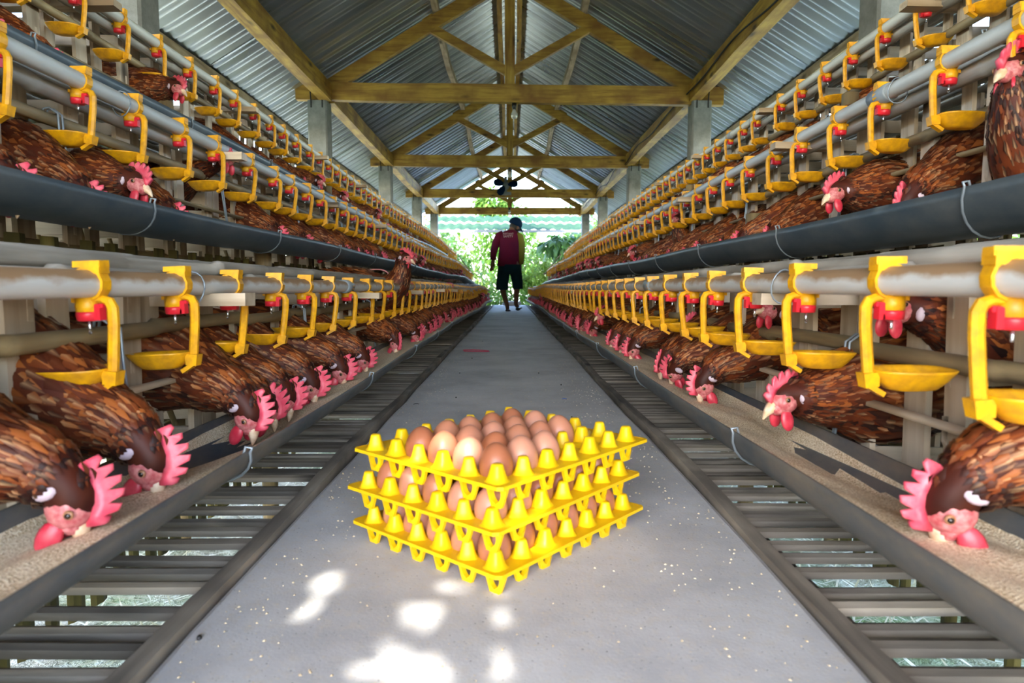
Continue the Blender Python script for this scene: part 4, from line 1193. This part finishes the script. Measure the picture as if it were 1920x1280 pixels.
for L in range(3):
    off = (0, -0.004, 0.002)[L]; a = av_ + (0, 0.012, -0.010)[L]
    tr = empty('egg_tray', (ORG.x + off, ORG.y + off * 0.5, L * LAYER), (0, 0, a)); tag(tr, tl[L], 'egg tray', 'stack of three yellow egg trays')
    link('tray_plate', tp_, tr)
    for i in range(7):
        for j in range(6):
            link('cone', tc_, tr, (i * TP, j * TP, 0), (0, 0, PI/4 if (i + j) % 2 else 0)); link('foot', tf_, tr, (i * TP, j * TP, 0), (0, 0, 0 if (j in (0, 5) and i > 0) else PI/2))
    Rm = Matrix.Rotation(a, 3, 'Z')
    for jv in range(6):               # along v (right side)
        for iu in range(5):           # along u, 0 = nearest the camera corner
            if L == 2:
                if (iu, jv) not in top_eggs: continue
            elif not (jv in (0, 5) or iu in (0, 4)): continue
            p = Rm @ Vector(((jv + 0.5) * TP, (iu + 0.5) * TP, 0)) + Vector((ORG.x + off, ORG.y + off * 0.5, L * LAYER + PL + 0.0135))
            o = link('egg', em, None, p, (er.uniform(-0.16, 0.16), er.uniform(-0.16, 0.16), er.uniform(0, 6)))
            s_ = er.uniform(0.95, 1.04); o.scale = (s_, s_, s_ * er.uniform(0.97, 1.03))
            lab = 'brown egg in the %s tray, %s cell from the near corner leftwards, %s rightwards' % (('bottom', 'middle', 'top')[L], ordinal(iu + 1), ordinal(jv + 1))
            tag(o, lab, 'egg', 'brown eggs in the %s tray' % ('bottom', 'middle', 'top')[L])

# ------------------------------------------------------------------ small litter on the walkway
gr = random.Random(5); mb = MB()
for k in range(2600):
    y = gr.uniform(0.45, 7.0) ** 1.0; x = gr.choice((-1, 1)) * (FLX - 0.01 - abs(gr.gauss(0, 0.09)))
    if gr.random() < 0.3: x = gr.uniform(-0.3, 0.3)
    if abs(x) > FLX - 0.01: continue
    r_ = gr.uniform(0.0008, 0.0019); a = gr.uniform(0, 6)
    mb.add([(x + r_*1.5*math.cos(a), y + r_*1.5*math.sin(a), 0.0006), (x - r_*math.sin(a), y + r_*math.cos(a), 0.0006), (x - r_*1.5*math.cos(a), y - r_*1.5*math.sin(a), 0.0006), (x + r_*math.sin(a), y - r_*math.cos(a), 0.0006), (x, y, r_ + 0.0006)],
           [(0, 1, 4), (1, 2, 4), (2, 3, 4), (3, 0, 4)])
tag(mb.obj('spilled_feed', M['grain']), 'pale feed crumbs scattered over the concrete walkway', 'crumbs', kind='stuff')
def string(pts, r_, mat_, label, name='string'):
    P = catmull(pts, 6); mb = MB(); mb.tube(P, r_, 6); tag(mb.obj(name, mat_), label, 'string')
a = on_z(868, 657); b = on_z(912, 659)
string([a + Vector((0, 0, 0.003)), a.lerp(b, 0.4) + Vector((0, 0.05, 0.003)), b + Vector((0, 0.03, 0.003)), b + Vector((0.01, -0.02, 0.003)), a.lerp(b, 0.5) + Vector((0, -0.04, 0.003)), a + Vector((0.01, -0.06, 0.003))], 0.003, M['redstring'], 'frayed dark red string lying on the walkway floor')
a = on_z(1054, 748); string([a + Vector((0, 0, 0.0015)), a + Vector((0.008, 0.003, 0.002)), a + Vector((0.016, -0.001, 0.0015))], 0.0012, M['bluestring'], 'tiny scrap of blue string on the walkway right of the trays')
a = on_z(780, 758); string([a + Vector((-0.008, -0.004, 0.0015)), a + Vector((0, 0.004, 0.0022)), a + Vector((0.010, 0, 0.0015))], 0.0010, M['rubber'], 'thin dark curled stalk on the walkway left of the trays')
P0 = Vector((-0.60, 3.0, 0.43)); string([P0 + Vector((-0.12, 0.1, 0.02)), P0 + Vector((-0.02, 0.0, 0.035)), P0 + Vector((0.05, -0.05, 0.02)), P0 + Vector((0.08, -0.07, -0.05))], 0.0025, M['pinkstring'], 'pink string tied over the left cage roof poles')
for (px_, py_) in ((374, 1198), (1068, 787), (884, 1262), (948, 1080)):
    pass
mb = MB()
for (px_, py_) in ((374, 1198), (855, 746), (1072, 783), (885, 672), (1010, 700), (1052, 722), (905, 640), (862, 700), (1100, 690)):
    p = on_z(px_, py_); mb.ell((p.x, p.y, 0.002), (0.003, 0.004, 0.003), nu=6, nv=4)
tag(mb.obj('droppings', M['black']), 'small dark specks of dirt lying on the concrete', 'dirt', kind='stuff')

# ------------------------------------------------------------------ bulbs and fan
def bulb(x, y, z, label, r_=0.03):
    o = empty('light_bulb', (x, y, z)); tag(o, label, 'light bulb')
    mb = MB(); mb.lathe([(0.004, 0), (0.022, -0.004), (0.022, -0.04), (0.017, -0.046), (0.017, -0.06)], n=10); mb.obj('socket', M['black'], o)
    mb = MB(); mb.lathe([(0.014, -0.055), (0.016, -0.07), (r_, -0.10), (r_*0.98, -0.118), (r_*0.7, -0.136), (0.004, -0.142)], n=14); mb.obj('glass_globe', M['bulb'], o)
bulb(0.04, 6.05, 2.045, 'clear light bulb in a black socket under the nearest tie beam in view')
bulb(0.0, 9.2, 2.045, 'small light bulb hanging under the second tie beam, above the fan')
bulb(-0.01, 14.96, 2.20, 'white light bulb on the king post of the farthest truss', 0.035)
fp = on_y(940, 347, 12.1)
fn = empty('fan', (fp.x + 0.08, 12.05, fp.z)); tag(fn, 'small dark three-bladed fan fixed to the king post of the third truss', 'fan')
mb = MB(); mb.tube([(0, -0.02, 0), (0, 0.14, 0)], [0.06, 0.07], 12); mb.box((0, 0.16, 0), (0.05, 0.06, 0.34)); mb.box((0, 0.13, -0.14), (0.20, 0.08, 0.05)); mb.obj('motor', M['coupling'], fn)
for k, a in enumerate((2.9, 0.55 - 0.5, -2.2)):
    mb = MB(); d = Vector((math.cos(a), 0, math.sin(a))); q = Vector((-math.sin(a), 0, math.cos(a))); rows = []
    for r0, wd, tw in ((0.04, 0.02, 0.02), (0.09, 0.05, 0.02), (0.16, 0.065, 0.012), (0.21, 0.045, 0.005), (0.225, 0.01, 0.0)):
        c_ = d * r0
        rows.append([c_ - q*wd + Vector((0, -tw - 0.03, 0)), c_ + q*wd + Vector((0, tw - 0.03, 0)), c_ + q*wd + Vector((0, tw - 0.026, 0)), c_ - q*wd + Vector((0, -tw - 0.026, 0))])
    mb.rings(rows, smooth=True); mb.obj('blade', M['cap'], fn)

# ------------------------------------------------------------------ the man walking away
MY = 10.8
def wp(px_, py_, dy=0.0):
    p = on_y(px_, py_, MY + dy); return Vector((p.x, MY + dy, p.z))
man = empty('person', (wp(960, 583).x, MY, 0)); tag(man, 'person in maroon jersey, teal shorts and navy cap walking away down the aisle', 'person')
mo = Vector((man.location.x, MY, 0))
def W(px_, py_, dy=0.0): return wp(px_, py_, dy) - mo
J = {}
pts = [('pelvis', W(957, 497), 0.115), ('belly', W(956, 478), 0.11), ('chest', W(955, 455), 0.125), ('neckb', W(957, 436, 0.02), 0.07), ('neck', W(961, 429, 0.05), 0.05), ('head', W(966, 421, 0.07), 0.085), ('top', W(967, 415, 0.07), 0.07),
       ('sl', W(938, 440), 0.062), ('el', W(926, 468), 0.045), ('wl', W(924, 490, 0.04), 0.028), ('hl', W(923, 497, 0.05), 0.030),
       ('sr', W(974, 443), 0.062), ('er', W(978, 470), 0.045), ('wr', W(975, 495, 0.04), 0.028), ('hr', W(975, 505, 0.05), 0.030),
       ('hipl', W(946, 504), 0.095), ('kl', W(942, 541, 0.03), 0.055), ('al', W(951, 573, -0.12), 0.036), ('fl', W(952, 583, 0.02), 0.030),
       ('hipr', W(967, 504), 0.095), ('kr', W(969, 540, 0.06), 0.055), ('ar', W(967, 571, 0.10), 0.036), ('frr', W(973, 578, 0.20), 0.030)]
idx = {n_: i for i, (n_, _, _) in enumerate(pts)}
ed = [('pelvis','belly'),('belly','chest'),('chest','neckb'),('neckb','neck'),('neck','head'),('head','top'),('chest','sl'),('sl','el'),('el','wl'),('wl','hl'),('chest','sr'),('sr','er'),('er','wr'),('wr','hr'),
      ('pelvis','hipl'),('hipl','kl'),('kl','al'),('al','fl'),('pelvis','hipr'),('hipr','kr'),('kr','ar'),('ar','frr')]
V_ = [p for _, p, _ in pts]; Rr = [r_ for _, _, r_ in pts]; E = [(idx[a], idx[b]) for a, b in ed]
# five fingers on each hand
for wn, hn, sg in (('wl', 'hl', -1), ('wr', 'hr', 1)):
    hp = V_[idx[hn]]; d = (hp - V_[idx[wn]]).normalized()
    for k, (ox, L_) in enumerate(((-0.022, 0.055), (-0.008, 0.064), (0.007, 0.060), (0.021, 0.048))):
        a = len(V_); V_.append(hp + Vector((ox, 0.004, 0)) + d * 0.045); Rr.append(0.0095); V_.append(hp + Vector((ox * 1.1, 0.016, 0)) + d * (0.045 + L_)); Rr.append(0.0075)
        E += [(idx[hn], a), (a, a + 1)]
    a = len(V_); V_.append(hp + Vector((-sg * 0.035, 0.0, 0)) + d * 0.005); Rr.append(0.011); V_.append(hp + Vector((-sg * 0.042, 0.01, 0)) + d * 0.045); Rr.append(0.008)
    E += [(idx[wn], a), (a, a + 1)]
me = bpy.data.meshes.new('body'); me.from_pydata([tuple(v) for v in V_], E, []); me.materials.append(M['human'])
bo = link('body', me, man)
sk = bo.modifiers.new('skin', 'SKIN'); sk.use_smooth_shade = True
for i, v in enumerate(me.skin_vertices[0].data): v.radius = (Rr[i], Rr[i]); v.use_root = (i == 0)
ss = bo.modifiers.new('sub', 'SUBSURF'); ss.levels = 1; ss.render_levels = 2
def loftp(mb, secs, n=16, mi=0, cap=True):    # secs: (centre, half width x, half depth y)
    mb.rings([[(c_[0] + a_*math.cos(2*PI*j/n), c_[1] + b_*math.sin(2*PI*j/n), c_[2]) for j in range(n)] for c_, a_, b_ in secs], mi, True, cap, cap)
S = lambda px_, py_, dy=0.0: W(px_, py_, dy)
mb = MB(); K_ = 1 / 113.4
loftp(mb, [(S(953, 499), 20.5*K_, 0.135), (S(953, 496), 20.5*K_, 0.135), (S(954, 480), 19.5*K_, 0.13), (S(955, 465), 19*K_, 0.13), (S(955, 452), 19.5*K_, 0.13), (S(955, 443), 19.5*K_, 0.125), (S(956, 437, 0.01), 17*K_, 0.105), (S(957, 433, 0.02), 11*K_, 0.08), (S(959, 431, 0.03), 6.5*K_, 0.06)][::-1])
mb.tube([S(944, 440), S(936, 443), S(930, 456), S(926, 470, 0.01), S(924, 487, 0.03)], [0.075, 0.078, 0.068, 0.060, 0.046], 12)
mb.obj('shirt', M['shirt'], man)
mb = MB(); mb.tube([S(968, 441), S(973.5, 444), S(977, 456), S(978, 472, 0.01), S(976, 495, 0.03)], [0.065, 0.074, 0.066, 0.060, 0.050], 12)
o = mb.obj('sleeve', M['sleeve'], man); tag(o, 'olive yellow right sleeve')
mb = MB()
loftp(mb, [(S(956, 514), 23*K_, 0.15), (S(955, 496), 20.5*K_, 0.14)])
def tilt(secs):
    mb.rings([[(c_[0] + a_*math.cos(2*PI*j/16), c_[1] + b_*math.sin(2*PI*j/16), c_[2]) for j in range(16)] for c_, a_, b_ in secs], 0, True)
tilt([(S(941.5, 543.5, 0.03), 11.5*K_, 0.105), (S(942, 530, 0.02), 11.5*K_, 0.11), (S(944, 512), 11.5*K_, 0.125), (S(946, 500), 11*K_, 0.12)])
tilt([(S(971, 541.5, 0.05), 9.5*K_, 0.105), (S(970, 528, 0.03), 10*K_, 0.11), (S(967, 512), 11.5*K_, 0.125), (S(965, 500), 10.5*K_, 0.12)])
mb.obj('shorts', M['shorts'], man)
mb = MB(); hc = S(966, 421, 0.07)
cm = Matrix.Translation(hc) @ Euler((R(-24), R(12), R(-62))).to_matrix().to_4x4()
rows = []
for i in range(8):
    th = (PI * 0.56) * i / 7 + 0.02
    rows.append([cm @ Vector((0.102*math.sin(th)*math.cos(2*PI*j/16), 0.118*math.sin(th)*math.sin(2*PI*j/16), 0.012 + 0.112*math.cos(th))) for j in range(16)])
mb.rings(rows[::-1], smooth=True)
br = [[cm @ Vector((0.075*math.cos(PI*j/10), 0.09 + r_*math.sin(PI*j/10), -0.012 - r_*0.25 + z)) for j in range(11)] for r_, z in ((0.0, 0), (0.10, 0.0), (0.10, -0.006), (0.0, -0.006))]
mb.rings(br, smooth=False)
mb.obj('cap', M['cap'], man)
mb = MB(); mb.ell((0, 0.015, -0.035), (0.088, 0.10, 0.075), mat=cm, nu=14, nv=8); mb.obj('hair', M['hair'], man)
mb = MB()                              # the face is turned away: nose, ears and mouth on its far side
mb.ell((0, 0.115, -0.04), (0.014, 0.02, 0.022), mat=cm)
for sg in (-1, 1): mb.ell((sg*0.09, 0.02, -0.035), (0.012, 0.022, 0.032), mat=cm); mb.ell((sg*0.032, 0.104, -0.02), (0.015, 0.008, 0.009), mat=cm)
mb.ell((0, 0.102, -0.078), (0.025, 0.010, 0.008), mat=cm); mb.obj('face', M['human'], man)
for a_, b_ in (((952, 584, -0.02), (953, 583, 0.13)), ((971, 581, 0.10), (974, 577, 0.27))):
    mb = MB(); mb.rings([[(c_.x + w_*math.cos(2*PI*j/10), c_.y + 0.0, c_.z + h_*math.sin(2*PI*j/10)) for j in range(10)] for c_, w_, h_ in
        ((S(a_[0], a_[1] - 2, a_[2] - 0.07), 0.03, 0.02), (S(a_[0], a_[1] - 2, a_[2] - 0.04), 0.042, 0.030), (S((a_[0]+b_[0])/2, (a_[1]+b_[1])/2 - 1.5, (a_[2]+b_[2])/2), 0.045, 0.026), (S(b_[0], b_[1], b_[2]), 0.048, 0.018), (S(b_[0], b_[1] + 0.5, b_[2] + 0.03), 0.03, 0.010))]); mb.obj('sandal', M['black'], man)
for i, (tx, zz, sz) in enumerate((('INSTANT', 441.0, 0.042), ('SAFETY', 446.0, 0.048))):
    fc = bpy.data.curves.new('lettering', 'FONT'); fc.body = tx; fc.size = sz; fc.align_x = 'CENTER'; fc.extrude = 0.0008
    fo = bpy.data.objects.new('temporary', fc); lm = bpy.data.meshes.new_from_object(fo); lm.name = 'lettering'; lm.materials.clear(); lm.materials.append(M['print'])
    bpy.data.objects.remove(fo)
    p = S(953, zz); lo = link('lettering', lm, man, (p.x, -0.134, p.z), (R(90), 0, 0)); tag(lo, 'pale printed word on the back of the jersey')

# ------------------------------------------------------------------ beyond the far end
mb = MB(); mb.box((0, 17.6, -0.53), (6, 5.6, 0.05)); tag(mb.obj('yard_pad', M['concrete_pad']), kind='structure')
st = empty('end_step', (0, 14.95, -0.5)); tag(st, 'low concrete step at the far end of the walkway', 'step')
mb = MB(); mb.box((0, 0, 0.14), (0.9, 0.4, 0.28), jit=0.01); mb.obj('tread', M['concrete_pad'], st)
for k, (px_, lab) in enumerate(((953, 'crumpled white feed sack lying at the far end of the walkway, left one'), (966, 'crumpled white feed sack at the far end, right one'))):
    p = on_y(px_, 572, 14.2); mb = MB(); mb.ell((0, 0, 0.045), (0.14, 0.12, 0.055), nu=12, nv=7)
    q = random.Random(k); mb.v = [(a[0] + q.uniform(-0.012, 0.012), a[1] + q.uniform(-0.012, 0.012), max(0.001, a[2] + q.uniform(-0.01, 0.01))) for a in mb.v]
    tag(mb.obj('feed_sack', M['sack'], None, (p.x, 14.2 + 0.12 * k, 0)), lab, 'sack')
gf = empty('green_lean_to', (0, 17.2, 1.8)); tag(gf, 'low green corrugated lean-to roof beyond the far gable', 'roof')
def course(x0, x1, ya, za, yb, zb_, pitch, name):
    mb = MB(); n = int((x1 - x0) / pitch * 6); vs = []
    for (yy, zz) in ((ya, za), (yb, zb_)):
        for i in range(n + 1):
            x = x0 + (x1 - x0) * i / n; ph_ = (i % 6) / 6; h = 0.035 if ph_ in (2/6, 3/6) else (0.02 if ph_ in (1/6, 4/6) else 0)
            vs.append((x, yy, zz + h))
    mb.add(vs, [(i, i+1, n+2+i, n+1+i) for i in range(n)], 0, True); return mb.obj(name, M['greenroof'], gf)
course(-2.1, 2.1, -0.9, 0.00, 0.0, 0.26, 0.235, 'roof_sheet'); course(-2.1, 2.1, -0.1, 0.27, 0.7, 0.50, 0.235, 'roof_sheet')
for (yy, zz) in ((-0.93, -0.02), (-0.13, 0.235)):
    mb = MB(); mb.box((0, yy, zz), (4.3, 0.05, 0.06)); mb.obj('purlin', M['coupling'], gf)
for s in (-1, 1):
    mb = MB(); mb.tube([(s*2.05, -0.85, -2.35), (s*2.05, -0.85, 0.0)], 0.05, 8); mb.obj('post', M['bark'], gf)

def setr(me, vals):
    at_ = me.attributes.new('rnd', 'FLOAT', 'POINT'); at_.data.foreach_set('value', vals)
def crown(mb, vals, c_, r_, n, size, rr, droop=0.3, shell=0.55):
    for k in range(n):
        while True:
            p = Vector((rr.uniform(-1, 1), rr.uniform(-1, 1), rr.uniform(-1, 1)))
            if shell < p.length < 1: break
        pos = Vector((c_[0] + p.x*r_[0], c_[1] + p.y*r_[1], c_[2] + p.z*r_[2]))
        d = (p.normalized() * 0.6 + Vector((rr.uniform(-1, 1), rr.uniform(-1, 1), rr.uniform(-0.8, 0.4) - droop))).normalized()
        sd = d.cross(Vector((rr.uniform(-0.3, 0.3), rr.uniform(-0.3, 0.3), 1))); sd = sd.normalized() if sd.length > 1e-4 else Vector((1, 0, 0)); up = sd.cross(d)
        L = size * rr.uniform(0.7, 1.4); w_ = L * rr.uniform(0.18, 0.28)
        mb.add([pos, pos + d*L*0.45 - sd*w_ + up*L*0.05, pos + d*L*0.5 + up*L*0.09, pos + d*L*0.45 + sd*w_ + up*L*0.05, pos + d*L - Vector((0, 0, L*0.12))], [(0, 1, 2), (0, 2, 3), (1, 4, 2), (2, 4, 3)], 0, True)
        v = rr.random(); vals.extend([v] * 5)
def tree(name, label, loc, blobs, n, size, mat_, trunk, cat='tree', seed=0, droop=0.3):
    rr = random.Random(seed); o = empty(name, loc); tag(o, label, cat)
    mb = MB(); vals = []
    for (c_, r_) in blobs: crown(mb, vals, c_, r_, int(n / len(blobs)), size, rr, droop)
    me = mb.mesh('foliage', mat_); setr(me, vals); link('foliage', me, o)['kind'] = 'stuff'
    mb = MB(); mb.tube([(0, 0, 0), (0.05, 0.02, trunk*0.5), (0, 0, trunk)], [0.07, 0.055, 0.03], 8)
    for (c_, r_) in blobs: mb.tube([(0, 0, trunk*0.6), (c_[0]*0.6, c_[1]*0.6, (c_[2]+trunk*0.6)/2), tuple(c_)], [0.03, 0.02, 0.008], 5)
    mb.obj('trunk', M['bark'], o); return o
G = -0.55
tree('leafy_bush', 'bright green leafy bush left of the man beyond the gable', (-1.5, 19.0, G), [((0, 0, 1.0), (1.0, 0.8, 0.9)), ((-0.5, 0.2, 1.7), (0.9, 0.7, 0.7)), ((0.5, -0.2, 0.5), (0.7, 0.6, 0.5))], 2600, 0.16, M['leaf_a'], 1.2, 'bush', 1)
tree('leafy_bush', 'bluish green bush at the far left beside the gable post', (-2.9, 20.5, G), [((0, 0, 1.3), (1.2, 0.9, 1.2)), ((0.4, 0, 2.2), (0.9, 0.8, 0.7))], 2400, 0.18, M['leaf_b'], 1.5, 'bush', 2)
tree('leafy_bush', 'sunlit yellow-green bush to the right of the man', (1.1, 18.8, G), [((0, 0, 0.8), (0.9, 0.8, 0.8)), ((0.6, 0.2, 1.4), (0.9, 0.7, 0.7)), ((-0.5, 0, 1.5), (0.6, 0.6, 0.6))], 2600, 0.15, M['leaf_c'], 1.1, 'bush', 3)
tree('leafy_bush', 'dense green bush at the right beside the gable post', (2.8, 20.3, G), [((0, 0, 1.2), (1.2, 0.9, 1.2)), ((-0.4, 0, 2.2), (0.9, 0.8, 0.8))], 2400, 0.17, M['leaf_a'], 1.5, 'bush', 4)
tree('leafy_bush', 'low ground bush showing between the man\'s legs', (-0.1, 18.3, G), [((0, 0, 0.45), (0.8, 0.5, 0.5)), ((0.2, 0.3, 0.9), (0.7, 0.5, 0.5))], 1500, 0.13, M['leaf_a'], 0.6, 'bush', 5)
tree('leafy_tree', 'pale green tree whose top shows above the lean-to behind the last king post', (-0.3, 24.5, G), [((0, 0, 3.2), (1.3, 1.0, 1.0)), ((-0.3, 0, 4.1), (0.7, 0.7, 0.5)), ((0.4, 0, 2.2), (1.4, 1.0, 1.0))], 2600, 0.24, M['leaf_a'], 3.4, 'tree', 6)
tree('leafy_tree', 'fine-leaved tree showing at the right of the far gable', (2.7, 25.0, G), [((0, 0, 3.2), (0.9, 0.9, 1.1)), ((0.2, 0, 2.0), (1.5, 1.0, 1.2))], 2200, 0.17, M['leaf_b'], 3.0, 'tree', 7)
tree('leafy_tree', 'broad tree behind the bushes at the far left', (-3.6, 26.0, G), [((0, 0, 2.0), (2.4, 1.2, 1.8)), ((1.6, 0, 1.6), (1.8, 1.0, 1.4))], 2600, 0.26, M['leaf_c'], 2.0, 'tree', 8)
tree('leafy_tree', 'broad tree behind the bushes at the far right', (3.6, 27.0, G), [((0, 0, 2.0), (2.4, 1.2, 1.8)), ((-1.8, 0, 1.5), (1.8, 1.0, 1.4))], 2600, 0.26, M['leaf_c'], 2.0, 'tree', 9)
# papaya with fruit
o = tree('papaya_tree', 'papaya tree carrying a cluster of yellow fruit right of the man', (1.55, 17.9, G), [((0, 0, 2.15), (0.7, 0.5, 0.25))], 260, 0.34, M['leaf_b'], 2.1, 'tree', 10, 0.9)
for k, (dx_, dz_) in enumerate(((-0.10, 1.52), (0.02, 1.60), (0.10, 1.48), (-0.03, 1.42), (0.08, 1.64))):
    mb = MB(); mb.ell((dx_ + 0.03, -0.12, dz_), (0.065, 0.065, 0.09), nu=10, nv=8); mb.obj('fruit', M['fruit'], o)
# bamboo-like palm at the left
rr = random.Random(4); o = empty('palm', (-2.05, 17.6, G)); tag(o, 'drooping palm fronds at the left behind the gable post', 'palm')
for k in range(9):
    a = rr.uniform(0, 2*PI); mb = MB(); vals = []; base = Vector((0, 0, 1.3)); 
    for q in range(26):
        f = q / 25; p = Vector((math.cos(a)*f*0.95, math.sin(a)*f*0.6, 1.3 + 0.9*f - 1.25*f*f))
        for sg in (-1, 1):
            d = Vector((-math.sin(a)*sg + math.cos(a)*0.5, math.cos(a)*sg + math.sin(a)*0.5, -0.45)).normalized(); L = 0.30 * (1 - f*0.5); sd = Vector((math.cos(a), math.sin(a), 0))
            mb.add([p, p + d*L*0.5 + sd*0.012, p + d*L, p + d*L*0.5 - sd*0.012], [(0, 1, 2, 3)], 0, True); v = rr.random(); vals += [v]*4
    me = mb.mesh('frond', M['leaf_b']); setr(me, vals); link('frond', me, o)
mb = MB(); mb.tube([(0, 0, 0), (0, 0, 1.35)], [0.06, 0.04], 8); mb.obj('trunk', M['bark'], o)
for a_, b_, lab in (((860, 480), (886, 514), 'thin dark stick propping the far end of the left cages'), ((1052, 476), (1022, 513), 'thin dark stick propping the far end of the right cages')):
    mb = MB(); p = on_y(a_[0], a_[1], 14.5); q = on_y(b_[0], b_[1], 14.5); mb.tube([p, (p + q) / 2, q], 0.012, 6)
    q2 = q + Vector((-0.22 if p.x > 0 else 0.22, 0, 0)) * 1.0
    mb.tube([q - Vector((0.3 if p.x < 0 else -0.3, 0, 0)), q + Vector((0.04 if p.x < 0 else -0.04, 0, 0))], 0.012, 6)
    tag(mb.obj('prop_stick', M['bark']), lab, 'stick')
# greenery along both long sides, glimpsed through the cages
for s in (-1, 1):
    for k, y in enumerate((1.0, 4.5, 8.0, 11.5)):
        tree('leafy_bush', 'green bush outside the %s side of the shed, %s from the near end' % (SIDE[s], ordinal(k + 1)), (s * 5.2, y, G), [((0, 0, 1.0), (1.0, 1.7, 1.0)), ((0, 0.6, 1.6), (0.8, 1.0, 0.6))], 900, 0.3, M['leaf_c' if k % 2 else 'leaf_a'], 0.8, 'bush', 30 + k + s * 9)
# dry grass under the gratings
gr = random.Random(9); mb = MB(); vals = []
for k in range(11000):
    y = gr.uniform(0.2, 6.5); x = gr.choice((-1, 1)) * gr.uniform(0.42, 1.75); a = gr.uniform(0, 2*PI); L = gr.uniform(0.05, 0.16); z = -0.548 + gr.uniform(0, 0.03)
    d = Vector((math.cos(a), math.sin(a), gr.uniform(0.0, 0.55))).normalized(); sd = Vector((-math.sin(a), math.cos(a), 0)) * 0.0035
    p = Vector((x, y, z)); mb.add([p - sd, p + sd, p + d*L], [(0, 1, 2)]); v = gr.random(); vals += [v]*3
me = mb.mesh('dry_grass', M['straw']); setr(me, vals)
tag(link('dry_grass', me), 'dry straw-coloured grass on the ground under the gratings', 'grass', kind='stuff')
